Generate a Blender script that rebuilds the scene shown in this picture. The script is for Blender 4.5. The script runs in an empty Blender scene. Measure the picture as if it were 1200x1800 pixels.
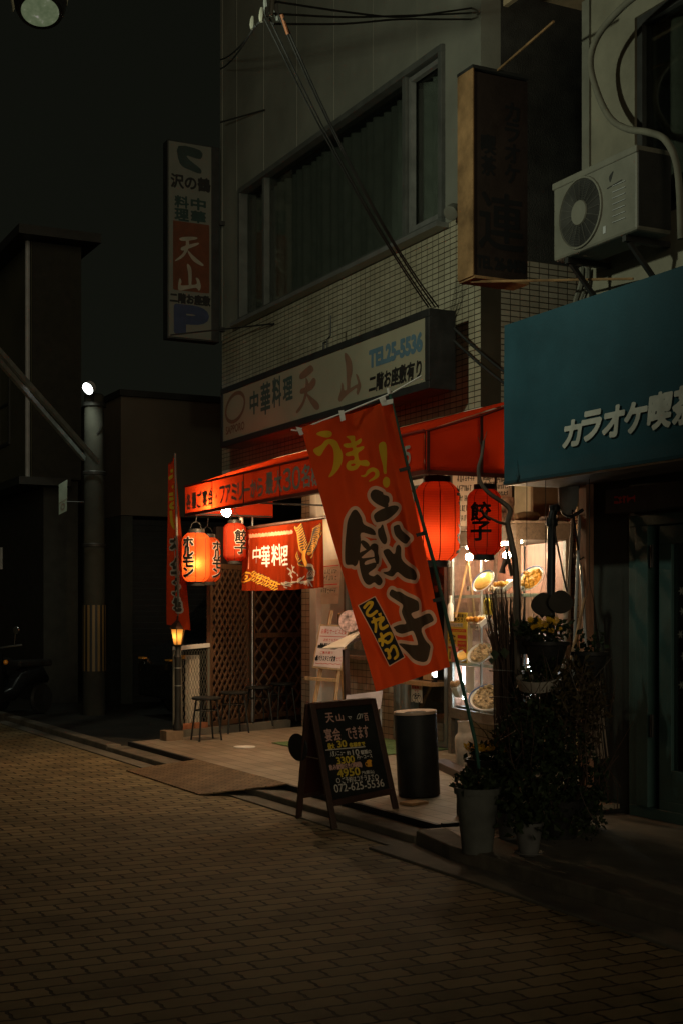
import bpy, bmesh, math, random
import numpy as np
from mathutils import Vector, Matrix
from mathutils.geometry import tessellate_polygon
R = math.radians
random.seed(7)
scene = bpy.context.scene
COL = scene.collection

# ------------------------------------------------------------------ camera, world, sun, exposure
CAM_H, FPX, HORIZON = 1.55, 2400.0, 1077.0
YAW = math.atan2(.452, .892)
cd = bpy.data.cameras.new('camera')
cam = bpy.data.objects.new('camera', cd); COL.objects.link(cam)
cam.location = (0, 0, CAM_H); cam.rotation_euler = (R(90), 0, -YAW)
cd.sensor_fit = 'VERTICAL'; cd.sensor_height = 36; cd.lens = FPX / 1800 * 36
cd.shift_y = (HORIZON - 900) / 1800; cd.clip_start = .05; cd.clip_end = 500
scene.camera = cam

w = bpy.data.worlds.new('World'); scene.world = w; w.use_nodes = True
wn = w.node_tree; bg = wn.nodes['Background']
sky = wn.nodes.new('ShaderNodeTexSky'); sky.sky_type = 'NISHITA'; sky.sun_disc = False
sky.sun_elevation = R(38); sky.sun_rotation = R(205)
hs = wn.nodes.new('ShaderNodeHueSaturation'); hs.inputs['Saturation'].default_value = .12
tint = wn.nodes.new('ShaderNodeMix'); tint.data_type = 'RGBA'; tint.blend_type = 'MULTIPLY'
tint.inputs['Factor'].default_value = 1; tint.inputs[7].default_value = (.92, 1.0, .68, 1)
wn.links.new(sky.outputs[0], hs.inputs['Color']); wn.links.new(hs.outputs[0], tint.inputs[6])
even = wn.nodes.new('ShaderNodeMix'); even.data_type = 'RGBA'; even.inputs[0].default_value = .8; even.inputs[7].default_value = (2.05, 2.25, 1.5, 1)
wn.links.new(tint.outputs[2], even.inputs[6]); wn.links.new(even.outputs[2], bg.inputs['Color']); bg.inputs['Strength'].default_value = .0018

sd = bpy.data.lights.new('street_glow_fill', 'SUN'); sun = bpy.data.objects.new('street_glow_fill', sd)  # added low warm fill, standing for street light behind the camera
COL.objects.link(sun); sd.energy = .36; sd.angle = R(32); sd.color = (1, .84, .56)
sun.rotation_euler = (R(83), 0, R(-16))

scene.view_settings.view_transform = 'Standard'; scene.view_settings.look = 'None'
scene.view_settings.gamma = 1; scene.view_settings.use_curve_mapping = False
scene.view_settings.exposure = 0
scene.cycles.use_denoising = True
scene.cycles.max_bounces = 8; scene.cycles.transparent_max_bounces = 24
scene.cycles.sample_clamp_indirect = 3.0

# ------------------------------------------------------------------ helpers
def ray(px, py):
    a = (px - 600) / FPX; b = -(py - HORIZON) / FPX
    return Vector((a * .892 + .452, -a * .452 + .892, b))
O = Vector((0, 0, CAM_H))
def P(px, py, X=None, Y=None, Z=None, z=None):
    """the world point on a named plane that photo position (px, py) looks at"""
    d = ray(px, py)
    if X is not None: t = X / d.x
    elif Y is not None: t = Y / d.y
    elif Z is not None: t = (Z - CAM_H) / d.z
    else: t = z
    return O + d * t

def srgb(r, g, b):
    f = lambda c: (c / 255 / 12.92) if c <= 10 else ((c / 255 + .055) / 1.055) ** 2.4
    return (f(r), f(g), f(b))

def tag(o, label=None, cat=None, group=None, kind=None):
    if label: o['label'] = label
    if cat: o['category'] = cat
    if group: o['group'] = group
    if kind: o['kind'] = kind
    return o
def thing(name, label, cat, loc=(0, 0, 0), group=None):
    o = bpy.data.objects.new(name, None); COL.objects.link(o); o.location = loc; o.empty_display_size = .1
    return tag(o, label, cat, group)
def copy_tree(o, loc=None, label=None, parent=None):
    c = o.copy(); COL.objects.link(c)
    if parent: c.parent = parent
    if loc is not None: c.location = loc
    if label: c['label'] = label
    for ch in list(o.children): copy_tree(ch, parent=c)
    return c

class MB:
    def __init__(s): s.v = []; s.f = []
    def add(s, vs, fs):
        n = len(s.v); s.v += [Vector(p) for p in vs]; s.f += [tuple(i + n for i in f) for f in fs]; return s
    def box(s, a, b):
        x0, x1 = sorted((a[0], b[0])); y0, y1 = sorted((a[1], b[1])); z0, z1 = sorted((a[2], b[2]))
        return s.add([(x0,y0,z0),(x1,y0,z0),(x1,y1,z0),(x0,y1,z0),(x0,y0,z1),(x1,y0,z1),(x1,y1,z1),(x0,y1,z1)],
                     [(0,3,2,1),(4,5,6,7),(0,1,5,4),(1,2,6,5),(2,3,7,6),(3,0,4,7)])
    def obox(s, c, ux, uy, uz):
        """box from centre and three half-vectors"""
        c, ux, uy, uz = map(Vector, (c, ux, uy, uz)); vs = []
        for k in (-1, 1):
            for i, j in ((-1,-1),(1,-1),(1,1),(-1,1)): vs.append(c + ux*i + uy*j + uz*k)
        return s.add(vs, [(0,3,2,1),(4,5,6,7),(0,1,5,4),(1,2,6,5),(2,3,7,6),(3,0,4,7)])
    def bar(s, a, b, w, h, up=(0, 0, 1)):
        a, b = Vector(a), Vector(b); d = b - a; L = d.length; d.normalize(); up = Vector(up)
        if abs(d.dot(up)) > .95: up = Vector((0, 1, 0))
        sd = d.cross(up).normalized(); u2 = sd.cross(d)
        return s.obox((a + b) / 2, d * L / 2, sd * w / 2, u2 * h / 2)
    def prism(s, poly, z0, z1):
        n = len(poly); vs = [(x, y, z0) for x, y in poly] + [(x, y, z1) for x, y in poly]
        fs = [tuple(range(n - 1, -1, -1)), tuple(range(n, 2*n))] + [(i, (i+1) % n, n + (i+1) % n, n + i) for i in range(n)]
        return s.add(vs, fs)
    def quad(s, *p): return s.add(p, [tuple(range(len(p)))])
    def tube(s, pts, r, n=8, cap=True):
        pts = [Vector(p) for p in pts]; rs = r if isinstance(r, (list, tuple)) else [r] * len(pts)
        vs = []; fs = []; prev = None
        for i, p in enumerate(pts):
            d = (pts[min(i+1, len(pts)-1)] - pts[max(i-1, 0)]).normalized()
            if prev is None:
                ref = Vector((0, 0, 1)) if abs(d.z) < .9 else Vector((1, 0, 0)); e1 = d.cross(ref).normalized()
            else: e1 = (prev - d * prev.dot(d)).normalized()
            prev = e1; e2 = d.cross(e1)
            for k in range(n):
                t = 2 * math.pi * k / n; vs.append(p + (e1 * math.cos(t) + e2 * math.sin(t)) * rs[i])
        for i in range(len(pts) - 1):
            for k in range(n): fs.append((i*n + k, i*n + (k+1) % n, (i+1)*n + (k+1) % n, (i+1)*n + k))
        if cap: fs += [tuple(range(n - 1, -1, -1)), tuple(range((len(pts)-1)*n, len(pts)*n))]
        return s.add(vs, fs)
    def lathe(s, prof, c=(0, 0, 0), n=32, axis=None, cap=True):
        """profile of (radius, height) spun about an axis through c"""
        c = Vector(c); ax = Vector(axis).normalized() if axis else Vector((0, 0, 1))
        ref = Vector((1, 0, 0)) if abs(ax.x) < .9 else Vector((0, 1, 0))
        e1 = (ref - ax * ref.dot(ax)).normalized(); e2 = ax.cross(e1); vs = []; fs = []
        for r, h in prof:
            for k in range(n):
                t = 2*math.pi*k/n; vs.append(c + ax*h + (e1*math.cos(t) + e2*math.sin(t)) * max(r, 1e-5))
        for i in range(len(prof) - 1):
            for k in range(n): fs.append((i*n + k, i*n + (k+1) % n, (i+1)*n + (k+1) % n, (i+1)*n + k))
        if cap: fs += [tuple(range(n - 1, -1, -1)), tuple(range((len(prof)-1)*n, len(prof)*n))]
        return s.add(vs, fs)
    def ball(s, c, r, n=16, sc=(1, 1, 1)):
        c = Vector(c); vs = []; fs = []; m = n // 2
        for i in range(m + 1):
            a = math.pi * i / m
            for k in range(n):
                t = 2*math.pi*k/n
                vs.append(c + Vector((math.sin(a)*math.cos(t)*r*sc[0], math.sin(a)*math.sin(t)*r*sc[1], -math.cos(a)*r*sc[2])))
        for i in range(m):
            for k in range(n): fs.append((i*n + k, i*n + (k+1) % n, (i+1)*n + (k+1) % n, (i+1)*n + k))
        return s.add(vs, fs)
    def build(s, name, mat, parent=None, smooth=False, bevel=0):
        off = parent.location if (parent and parent.parent is None) else (parent.parent.location if parent else Vector((0, 0, 0)))
        me = bpy.data.meshes.new(name); me.from_pydata([tuple(v - off) for v in s.v], [], s.f)
        me.validate(); o = bpy.data.objects.new(name, me); COL.objects.link(o); me.materials.append(mat)
        if parent: o.parent = parent
        if smooth:
            bm = bmesh.new(); bm.from_mesh(me); bmesh.ops.remove_doubles(bm, verts=bm.verts, dist=1e-5)
            for e in bm.edges:
                if len(e.link_faces) == 2 and e.calc_face_angle(0) > R(38): e.smooth = False
            for f in bm.faces: f.smooth = True
            bm.to_mesh(me); bm.free()
        if bevel:
            m = o.modifiers.new('bevel', 'BEVEL'); m.width = bevel; m.segments = 2; m.limit_method = 'ANGLE'; m.angle_limit = R(40)
        return o

# ------------------------------------------------------------------ materials
def nt(name):
    m = bpy.data.materials.new(name); m.use_nodes = True; t = m.node_tree; t.nodes.clear()
    return m, t, t.nodes.new('ShaderNodeOutputMaterial')
def nd(t, kind, **kw):
    n = t.nodes.new('ShaderNode' + kind)
    for k, v in kw.items():
        if k in n.inputs: n.inputs[k].default_value = v
        else: setattr(n, k, v)
    return n
def ramp(t, stops):
    r = t.nodes.new('ShaderNodeValToRGB'); el = r.color_ramp.elements
    while len(el) < len(stops): el.new(.5)
    for e, (p, c) in zip(el, stops): e.position = p; e.color = c if len(c) == 4 else (*c, 1)
    return r
def noise_col(t, col, var=.25, scale=6, co=None, detail=5):
    """colour that wanders round col with dirt-like noise"""
    if co is None:
        tc = nd(t, 'TexCoord'); co = tc.outputs['Object']
    n = nd(t, 'TexNoise', Scale=scale, Detail=detail, Roughness=.6); t.links.new(co, n.inputs['Vector'])
    lo = tuple(c * (1 - var) for c in col); hi = tuple(min(1, c * (1 + var * .7)) for c in col)
    r = ramp(t, [(.3, lo), (.7, hi)]); t.links.new(n.outputs['Fac'], r.inputs[0]); return r, n
def mat(name, col, rough=.6, metal=0, var=.25, scale=6, bump=.15, bscale=60, spec=.22, emit=None, es=0):
    m, t, out = nt(name); b = nd(t, 'BsdfPrincipled', Roughness=rough, Metallic=metal)
    b.inputs['Specular IOR Level'].default_value = spec
    r, n = noise_col(t, col, var, scale); t.links.new(r.outputs[0], b.inputs['Base Color'])
    mr = nd(t, 'MapRange'); mr.inputs['To Min'].default_value = max(.05, rough - .12); mr.inputs['To Max'].default_value = min(1, rough + .15)
    t.links.new(n.outputs['Fac'], mr.inputs[0]); t.links.new(mr.outputs[0], b.inputs['Roughness'])
    if bump:
        tc = nd(t, 'TexCoord'); n2 = nd(t, 'TexNoise', Scale=bscale, Detail=4); t.links.new(tc.outputs['Object'], n2.inputs['Vector'])
        bp = nd(t, 'Bump', Strength=bump, Distance=.01); t.links.new(n2.outputs['Fac'], bp.inputs['Height']); t.links.new(bp.outputs[0], b.inputs['Normal'])
    if emit: b.inputs['Emission Color'].default_value = (*emit, 1); b.inputs['Emission Strength'].default_value = es
    t.links.new(b.outputs[0], out.inputs[0]); return m
def wood(name, col, scale=3, axis=2, rough=.55):
    m, t, out = nt(name); b = nd(t, 'BsdfPrincipled', Roughness=rough)
    tc = nd(t, 'TexCoord'); mp = nd(t, 'Mapping'); sc = [14, 14, 14]; sc[axis] = 1.0; mp.inputs['Scale'].default_value = sc
    t.links.new(tc.outputs['Object'], mp.inputs[0]); n = nd(t, 'TexNoise', Scale=scale, Detail=8, Roughness=.65, Distortion=.6)
    t.links.new(mp.outputs[0], n.inputs['Vector'])
    r = ramp(t, [(.25, tuple(c*.45 for c in col)), (.5, col), (.75, tuple(min(1, c*1.3) for c in col))]); t.links.new(n.outputs['Fac'], r.inputs[0])
    bp = nd(t, 'Bump', Strength=.25, Distance=.005); t.links.new(n.outputs['Fac'], bp.inputs['Height']); t.links.new(bp.outputs[0], b.inputs['Normal'])
    t.links.new(r.outputs[0], b.inputs['Base Color']); t.links.new(b.outputs[0], out.inputs[0]); return m
def emis(name, col, s):
    m, t, out = nt(name); e = nd(t, 'Emission', Strength=s); e.inputs[0].default_value = (*col, 1); t.links.new(e.outputs[0], out.inputs[0]); return m
def glassy(name, tint=(.9, .95, .93), refl=.25):
    m, t, out = nt(name); tr = nd(t, 'BsdfTransparent'); tr.inputs[0].default_value = (*tint, 1)
    gl = nd(t, 'BsdfGlossy', Roughness=.04); fr = nd(t, 'LayerWeight', Blend=.35); mx = nd(t, 'MixShader')
    mu = nd(t, 'Math', operation='MULTIPLY'); mu.inputs[1].default_value = refl
    t.links.new(fr.outputs['Fresnel'], mu.inputs[0]); t.links.new(mu.outputs[0], mx.inputs[0])
    t.links.new(tr.outputs[0], mx.inputs[1]); t.links.new(gl.outputs[0], mx.inputs[2]); t.links.new(mx.outputs[0], out.inputs[0]); return m
def cloth(name, col, trans=.5, tcol=None, weave=700, var=.12, ribs=None, emit=0):
    """woven cloth or paper that lets some light through; ribs = bamboo hoops every .. metres of height"""
    m, t, out = nt(name); tc = nd(t, 'TexCoord'); r, n = noise_col(t, col, var, 4, tc.outputs['Object'])
    df = nd(t, 'BsdfDiffuse'); ts = nd(t, 'BsdfTranslucent'); mx = nd(t, 'MixShader'); mx.inputs[0].default_value = trans
    t.links.new(r.outputs[0], df.inputs[0]); ts.inputs[0].default_value = (*(tcol or col), 1)
    wv = nd(t, 'TexNoise', Scale=weave, Detail=2); t.links.new(tc.outputs['Object'], wv.inputs['Vector'])
    bp = nd(t, 'Bump', Strength=.2, Distance=.002); t.links.new(wv.outputs['Fac'], bp.inputs['Height'])
    if ribs:
        sx = nd(t, 'SeparateXYZ'); t.links.new(tc.outputs['Object'], sx.inputs[0])
        m1 = nd(t, 'Math', operation='MULTIPLY'); m1.inputs[1].default_value = 2*math.pi/ribs; t.links.new(sx.outputs['Z'], m1.inputs[0])
        sn = nd(t, 'Math', operation='SINE'); t.links.new(m1.outputs[0], sn.inputs[0])
        ab = nd(t, 'Math', operation='GREATER_THAN'); ab.inputs[1].default_value = .86; t.links.new(sn.outputs[0], ab.inputs[0])
        mc = nd(t, 'Mix', data_type='RGBA'); mc.inputs[6].default_value = (*(tcol or col), 1)
        mc.inputs[7].default_value = (*(c * .55 for c in (tcol or col)), 1); t.links.new(ab.outputs[0], mc.inputs[0]); t.links.new(mc.outputs[2], ts.inputs[0])
    for k in (df, ts): t.links.new(bp.outputs[0], k.inputs['Normal'])
    t.links.new(df.outputs[0], mx.inputs[1]); t.links.new(ts.outputs[0], mx.inputs[2]); last = mx
    t.links.new(last.outputs[0], out.inputs[0]); return m
def tilemat(name, tw, th, col, mortar, jw=.008, axes='YZ', rough=.35, var=.2, bump=.5):
    """grid of tiles, tw x th metres, in the plane named by axes"""
    m, t, out = nt(name); b = nd(t, 'BsdfPrincipled', Roughness=rough); b.inputs['Specular IOR Level'].default_value = .2; tc = nd(t, 'TexCoord'); sx = nd(t, 'SeparateXYZ'); cb = nd(t, 'CombineXYZ')
    t.links.new(tc.outputs['Object'], sx.inputs[0]); t.links.new(sx.outputs[axes[0]], cb.inputs[0]); t.links.new(sx.outputs[axes[1]], cb.inputs[1])
    br = nd(t, 'TexBrick', Scale=1.0); br.offset = 0; br.inputs['Brick Width'].default_value = tw; br.inputs['Row Height'].default_value = th
    br.inputs['Mortar Size'].default_value = jw / 2; br.inputs['Mortar Smooth'].default_value = .15; br.inputs['Bias'].default_value = 0
    br.inputs['Color1'].default_value = (*(c*(1-var) for c in col), 1); br.inputs['Color2'].default_value = (*(min(1, c*(1+var)) for c in col), 1)
    br.inputs['Mortar'].default_value = (*mortar, 1); t.links.new(cb.outputs[0], br.inputs['Vector'])
    n = nd(t, 'TexNoise', Scale=1.3, Detail=6, Roughness=.7); t.links.new(tc.outputs['Object'], n.inputs['Vector'])
    rr = ramp(t, [(.3, (.62, .6, .55)), (.65, (1, 1, 1))]); t.links.new(n.outputs['Fac'], rr.inputs[0])
    mu = nd(t, 'Mix', data_type='RGBA', blend_type='MULTIPLY'); mu.inputs[0].default_value = 1
    t.links.new(br.outputs['Color'], mu.inputs[6]); t.links.new(rr.outputs[0], mu.inputs[7]); t.links.new(mu.outputs[2], b.inputs['Base Color'])
    bp = nd(t, 'Bump', Strength=bump, Distance=.004, invert=True); t.links.new(br.outputs['Fac'], bp.inputs['Height']); t.links.new(bp.outputs[0], b.inputs['Normal'])
    t.links.new(b.outputs[0], out.inputs[0]); return m

M = {}
M['black'] = mat('black_paint', (.020, .020, .019), .5, var=.4)
M['dark'] = mat('dark_metal', (.03, .03, .028), .5, .3)
M['darkwood'] = wood('dark_stained_wood', (.045, .02, .013))
M['lattice'] = wood('brown_lattice_wood', (.13, .068, .036))
M['wood'] = wood('plain_wood', (.42, .24, .11))
M['greywood'] = wood('weathered_wood', (.26, .2, .15))
M['case'] = wood('cabinet_wood', (.15, .112, .08), axis=1)
M['white'] = mat('white_paint', (.72, .70, .66), .5, var=.12)
M['cream'] = mat('cream_plaster', (.6, .55, .45), .8, var=.15)
M['grey'] = mat('grey_plastic', (.30, .31, .31), .5, var=.2)
M['steel'] = mat('brushed_steel', (.5, .5, .5), .32, 1, var=.15)
M['alu'] = mat('aluminium_frame', (.30, .30, .28), .4, .7, var=.15)
M['concrete'] = mat('concrete', (.17, .155, .125), .85, var=.35, scale=3, bump=.4, bscale=90)
M['kerb'] = mat('kerb_concrete', (.16, .14, .11), .85, var=.4, scale=4, bump=.4, bscale=80)
M['glass'] = glassy('clear_glass')
M['darkglass'] = glassy('dark_window_glass', (.80, .83, .80), .6)
M['red_cloth'] = cloth('red_awning_cloth', (.27, .020, .006), .42, (.52, .040, .008))
M['banner'] = cloth('orange_red_banner_cloth', (.62, .065, .016), .42, (.85, .10, .02))
M['noren'] = cloth('red_curtain_cloth', (.27, .030, .008), .4, (.5, .05, .010))
M['paper'] = cloth('white_paper', (.72, .62, .52), .3, (.8, .65, .5))
M['lantern'] = cloth('red_lantern_paper', (.42, .06, .024), .6, (.85, .125, .035), ribs=.0135)
M['lantern_orange'] = cloth('orange_lantern_vinyl', (.62, .10, .025), .6, (.9, .19, .04))
M['ink'] = mat('black_ink', (.010, .009, .008), .7, var=.1, bump=0)
M['bannerink'] = mat('dark_brown_print', (.07, .055, .04), .8, var=.15, bump=0)
M['pale'] = mat('pale_print', (.52, .42, .34), .8, var=.1, bump=0)
M['yellow'] = mat('yellow_print', (.62, .42, .03), .8, var=.1, bump=0)
M['orange'] = mat('orange_print', (.80, .36, .03), .8, var=.15, bump=0)
M['redink'] = mat('red_ink', (.55, .05, .03), .7, var=.1, bump=0)
M['blueink'] = mat('blue_print', (.07, .125, .165), .7, var=.1, bump=0)
M['greenink'] = mat('dark_green_print', (.035, .065, .06), .7, var=.1, bump=0)
M['brownink'] = mat('faded_red_print', (.155, .085, .055), .7, var=.2, bump=0)
M['greyprint'] = mat('grey_print', (.17, .14, .11), .8, var=.3, bump=0)
M['chalkpink'] = mat('pink_chalk', (.55, .33, .27), .9, var=.35, scale=90, bump=0)
M['chalkwhite'] = mat('white_chalk', (.55, .52, .46), .9, var=.35, scale=90, bump=0)
M['chalkyellow'] = mat('yellow_chalk', (.62, .46, .05), .9, var=.35, scale=90, bump=0)
M['board'] = mat('blackboard', (.012, .014, .012), .65, var=.5, scale=9, bump=.05)
M['leaf'] = mat('dark_leaf', (.022, .034, .012), .55, var=.6, scale=30, bump=0)
M['leaf2'] = mat('dry_leaf', (.055, .04, .016), .6, var=.5, scale=30, bump=0)
M['petal'] = mat('yellow_petal', (.70, .42, .02), .6, var=.3, scale=30, bump=0)
M['bark'] = wood('bark', (.07, .05, .035))
M['twig'] = wood('twig_wood', (.06, .035, .022))
M['pot'] = mat('grey_pot', (.10, .105, .095), .7, var=.3)
M['whitepot'] = mat('white_plastic_pot', (.12, .12, .115), .5, var=.25)
M['teal'] = mat('teal_awning_sheet', (.017, .062, .082), .65, var=.3, scale=1.3)
M['rust'] = mat('rusted_cream_metal', (.20, .115, .05), .7, var=.6, scale=3)
M['acwhite'] = mat('aged_white_casing', (.125, .122, .097), .5, var=.15)

# ------------------------------------------------------------------ lettering: shapes -> clean mesh by marching squares
_gc = {}
def glyph_segs(s):
    if s in _gc: return _gc[s]
    c = bpy.data.curves.new('lettering_source', 'FONT'); c.body = s; c.size = 1; c.resolution_u = 4
    o = bpy.data.objects.new('lettering_source', c); COL.objects.link(o)
    me = bpy.data.meshes.new_from_object(o.evaluated_get(bpy.context.evaluated_depsgraph_get()))
    cnt = {}
    for p in me.polygons:
        for k in p.edge_keys: cnt[k] = cnt.get(k, 0) + 1
    seg = np.array([[*me.vertices[a].co[:2], *me.vertices[b].co[:2]] for (a, b), n in cnt.items() if n == 1]).reshape(-1, 4)
    bpy.data.objects.remove(o); bpy.data.curves.remove(c); bpy.data.meshes.remove(me)
    _gc[s] = seg; return seg
def text(s, x0, y0, x1, y1, shear=0, rise=0):
    """writing s fitted to the box (x0,y0)-(x1,y1), y downwards"""
    g = glyph_segs(s).copy(); xs = g[:, [0, 2]]; ys = g[:, [1, 3]]
    if shear: xs = xs + ys * shear
    xa, xb, ya, yb = xs.min(), xs.max(), ys.min(), ys.max()
    u = (xs - xa) / max(xb - xa, 1e-6); v = (ys - ya) / max(yb - ya, 1e-6)
    X = x0 + u * (x1 - x0); Y = y1 + v * (y0 - y1) + rise * u
    return ('poly', np.stack([X[:, 0], Y[:, 0], X[:, 1], Y[:, 1]], 1))
def column(s, x0, y0, x1, y1, gap=.12):
    """writing set one character under another"""
    out = []; n = len(s); h = (y1 - y0) / (n + gap * (n - 1))
    for i, ch in enumerate(s):
        a = y0 + i * h * (1 + gap)
        if ch in 'ーｰ': out.append(stroke([((x0+x1)/2, a), ((x0+x1)/2, a + h)], (x1 - x0) * .1))
        else: out.append(text(ch, x0, a, x1, a + h))
    return out
def smooth_loop(pts, k=4, closed=True):
    n = len(pts); out = []
    for i in range(n if closed else n - 1):
        g = (lambda j: pts[j % n]) if closed else (lambda j: pts[min(max(j, 0), n - 1)])
        p0, p1, p2, p3 = [np.array(g(i + d), float) for d in (-1, 0, 1, 2)]
        for q in range(k):
            t = q / k; out.append(.5 * ((2*p1) + (-p0+p2)*t + (2*p0-5*p1+4*p2-p3)*t*t + (-p0+3*p1-3*p2+p3)*t**3))
    if not closed: out.append(np.array(pts[-1], float))
    return out
def poly(*loops, k=3):
    seg = []
    for l in loops:
        l = smooth_loop(l, k); seg += [[*l[i], *l[(i+1) % len(l)]] for i in range(len(l))]
    return ('poly', np.array(seg, float))
def stroke(pts, r, k=3):
    pts = smooth_loop(pts, k, False) if len(pts) > 2 else [np.array(p, float) for p in pts]
    return ('stroke', np.array([[*pts[i], *pts[i+1]] for i in range(len(pts)-1)], float), r)
def rect(x0, y0, x1, y1): return ('poly', np.array([[x0,y0,x1,y0],[x1,y0,x1,y1],[x1,y1,x0,y1],[x0,y1,x0,y0]], float))
def ring(cx, cy, rx, ry, r):
    return stroke([(cx + rx*math.cos(t*math.pi/12), cy + ry*math.sin(t*math.pi/12)) for t in range(25)], r, 1)
def disc(cx, cy, rx, ry): return poly([(cx + rx*math.cos(t*math.pi/6), cy + ry*math.sin(t*math.pi/6)) for t in range(12)])

def field(shapes, gx, gy):
    F = np.full(gx.shape, -1e9)
    for sh in shapes:
        sg = sh[1]; pad = (gx[0, 1] - gx[0, 0]) * 6 + abs(sh[2] if len(sh) > 2 else 0) * 2 + PADX[0]
        i = np.where((gx[0] >= sg[:, [0, 2]].min() - pad) & (gx[0] <= sg[:, [0, 2]].max() + pad))[0]
        j = np.where((gy[:, 0] >= sg[:, [1, 3]].min() - pad) & (gy[:, 0] <= sg[:, [1, 3]].max() + pad))[0]
        if not len(i) or not len(j): continue
        sl = (slice(j[0], j[-1]+1), slice(i[0], i[-1]+1)); x = gx[sl]; y = gy[sl]
        d = np.full(x.shape, 1e9); ins = np.zeros(x.shape, bool)
        for x0, y0, x1, y1 in sg:
            dx, dy = x1 - x0, y1 - y0; L = dx*dx + dy*dy + 1e-12
            t = np.clip(((x-x0)*dx + (y-y0)*dy) / L, 0, 1)
            d = np.minimum(d, (x - x0 - t*dx)**2 + (y - y0 - t*dy)**2)
            if sh[0] == 'poly' and y0 != y1: ins ^= ((y0 > y) != (y1 > y)) & (x < dx*(y - y0)/dy + x0)
        d = np.sqrt(d); f = np.where(ins, d, -d) if sh[0] == 'poly' else sh[2] - d
        F[sl] = np.maximum(F[sl], f)
    return F
PADX = [0]
def ink(name, shapes, cell, mapper, m, parent, grow=0, lift=.002, flat=True, cut=(), bounds=None):
    """mesh the union of the shapes, grown by grow, and lay it on a surface through mapper(x, y, lift)"""
    shapes = [s for s in shapes if len(s[1])]
    PADX[0] = abs(grow) + cell
    al = np.zeros((1, 4)) if not shapes else np.concatenate([s[1] for s in shapes]); rr = max([s[2] for s in shapes if len(s) > 2] + [0]) + abs(grow) + cell * 2
    xs = np.arange(al[:, [0, 2]].min() - rr, al[:, [0, 2]].max() + rr + cell, cell)
    ys = np.arange(al[:, [1, 3]].min() - rr, al[:, [1, 3]].max() + rr + cell, cell)
    if bounds: xs = np.linspace(bounds[0], bounds[2], int(round((bounds[2]-bounds[0])/cell)) + 1); ys = np.linspace(bounds[1], bounds[3], int(round((bounds[3]-bounds[1])/cell)) + 1)
    gx, gy = np.meshgrid(xs, ys); F = (field(shapes, gx, gy) + grow) if shapes else np.full(gx.shape, 1e3)
    for cs, cg in cut: PADX[0] = abs(cg) + cell; F = np.minimum(F, -(field(cs, gx, gy) + cg))
    F[np.abs(F) < 1e-9] = 1e-9
    V = {}; vs = []; fs = []
    def vid(key, x, y):
        if key not in V: V[key] = len(vs); vs.append(mapper(x, y, lift))
        return V[key]
    inside = F > 0; ny, nx = F.shape
    for j in range(ny - 1):
        i = 0
        while i < nx - 1:
            c = (inside[j, i], inside[j, i+1], inside[j+1, i+1], inside[j+1, i]); s = sum(c)
            if s == 0: i += 1; continue
            if s == 4:
                k = i
                if flat:
                    while k + 1 < nx - 1 and inside[j, k+2] and inside[j+1, k+2]: k += 1
                fs.append((vid((i, j), xs[i], ys[j]), vid((k+1, j), xs[k+1], ys[j]), vid((k+1, j+1), xs[k+1], ys[j+1]), vid((i, j+1), xs[i], ys[j+1])))
                i = k + 1; continue
            cr = [(i, j), (i+1, j), (i+1, j+1), (i, j+1)]; ring_ = []
            for q in range(4):
                a, b = cr[q], cr[(q+1) % 4]; fa, fb = F[a[1], a[0]], F[b[1], b[0]]
                if fa > 0: ring_.append(vid(a, xs[a[0]], ys[a[1]]))
                if (fa > 0) != (fb > 0):
                    t = fa / (fa - fb); key = ('e', *sorted((a, b)))
                    ring_.append(vid(key, xs[a[0]] + t*(xs[b[0]]-xs[a[0]]), ys[a[1]] + t*(ys[b[1]]-ys[a[1]])))
            if len(ring_) > 2: fs.append(tuple(ring_))
            i += 1
    mb = MB(); mb.v = [Vector(v) for v in vs]; mb.f = fs
    return mb.build(name, m, parent)
class Face:
    """flat surface; shapes are given in photo positions and brought to the surface by where they look at it"""
    def __init__(s, tl, tr, bl):
        s.o = Vector(tl); s.u = Vector(tr) - s.o; s.v = Vector(bl) - s.o; n = s.u.cross(s.v).normalized()
        s.n = n if n.dot(O - s.o) > 0 else -n; s.W, s.H = s.u.length, s.v.length; s.uu, s.vv = s.u.normalized(), s.v.normalized()
    def xy(s, px, py):
        d = ray(px, py); t = (s.o - O).dot(s.n) / d.dot(s.n); q = O + d * t - s.o
        c = s.uu.dot(s.vv); a, b = q.dot(s.uu), q.dot(s.vv); D = 1 - c*c
        return ((a - b*c) / D, (b - a*c) / D)
    def at(s, x, y, h=0): return s.o + s.uu * x + s.vv * y + s.n * h
    def pp(s, pts, sc=1, ox=0, oy=0): return [s.xy(ox + x / sc, oy + y / sc) for x, y in pts]
    def box(s, a, b): p, q = s.xy(*a), s.xy(*b); return p[0], p[1], q[0], q[1]
    def fr(s, x0, y0, x1, y1): return s.W*x0, s.H*y0, s.W*x1, s.H*y1
    def scribble(s, x0, y0, x1, y1, r, n=6, seed=0):
        """a line of small handwritten characters too small to read"""
        rg = random.Random(seed); out = []; w = (x1 - x0) / n; h = y1 - y0
        for i in range(n):
            a = x0 + i * w
            for _ in range(3):
                if rg.random() < .5: yy = y0 + h * rg.random(); out.append(stroke([(a + w*.1, yy), (a + w*.8, yy + h * rg.uniform(-.1, .1))], r))
                else: xx = a + w * rg.uniform(.15, .8); out.append(stroke([(xx, y0 + h*.1*rg.random()), (xx + w*rg.uniform(-.25, .15), y1 - h*.1)], r))
        return out

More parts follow.
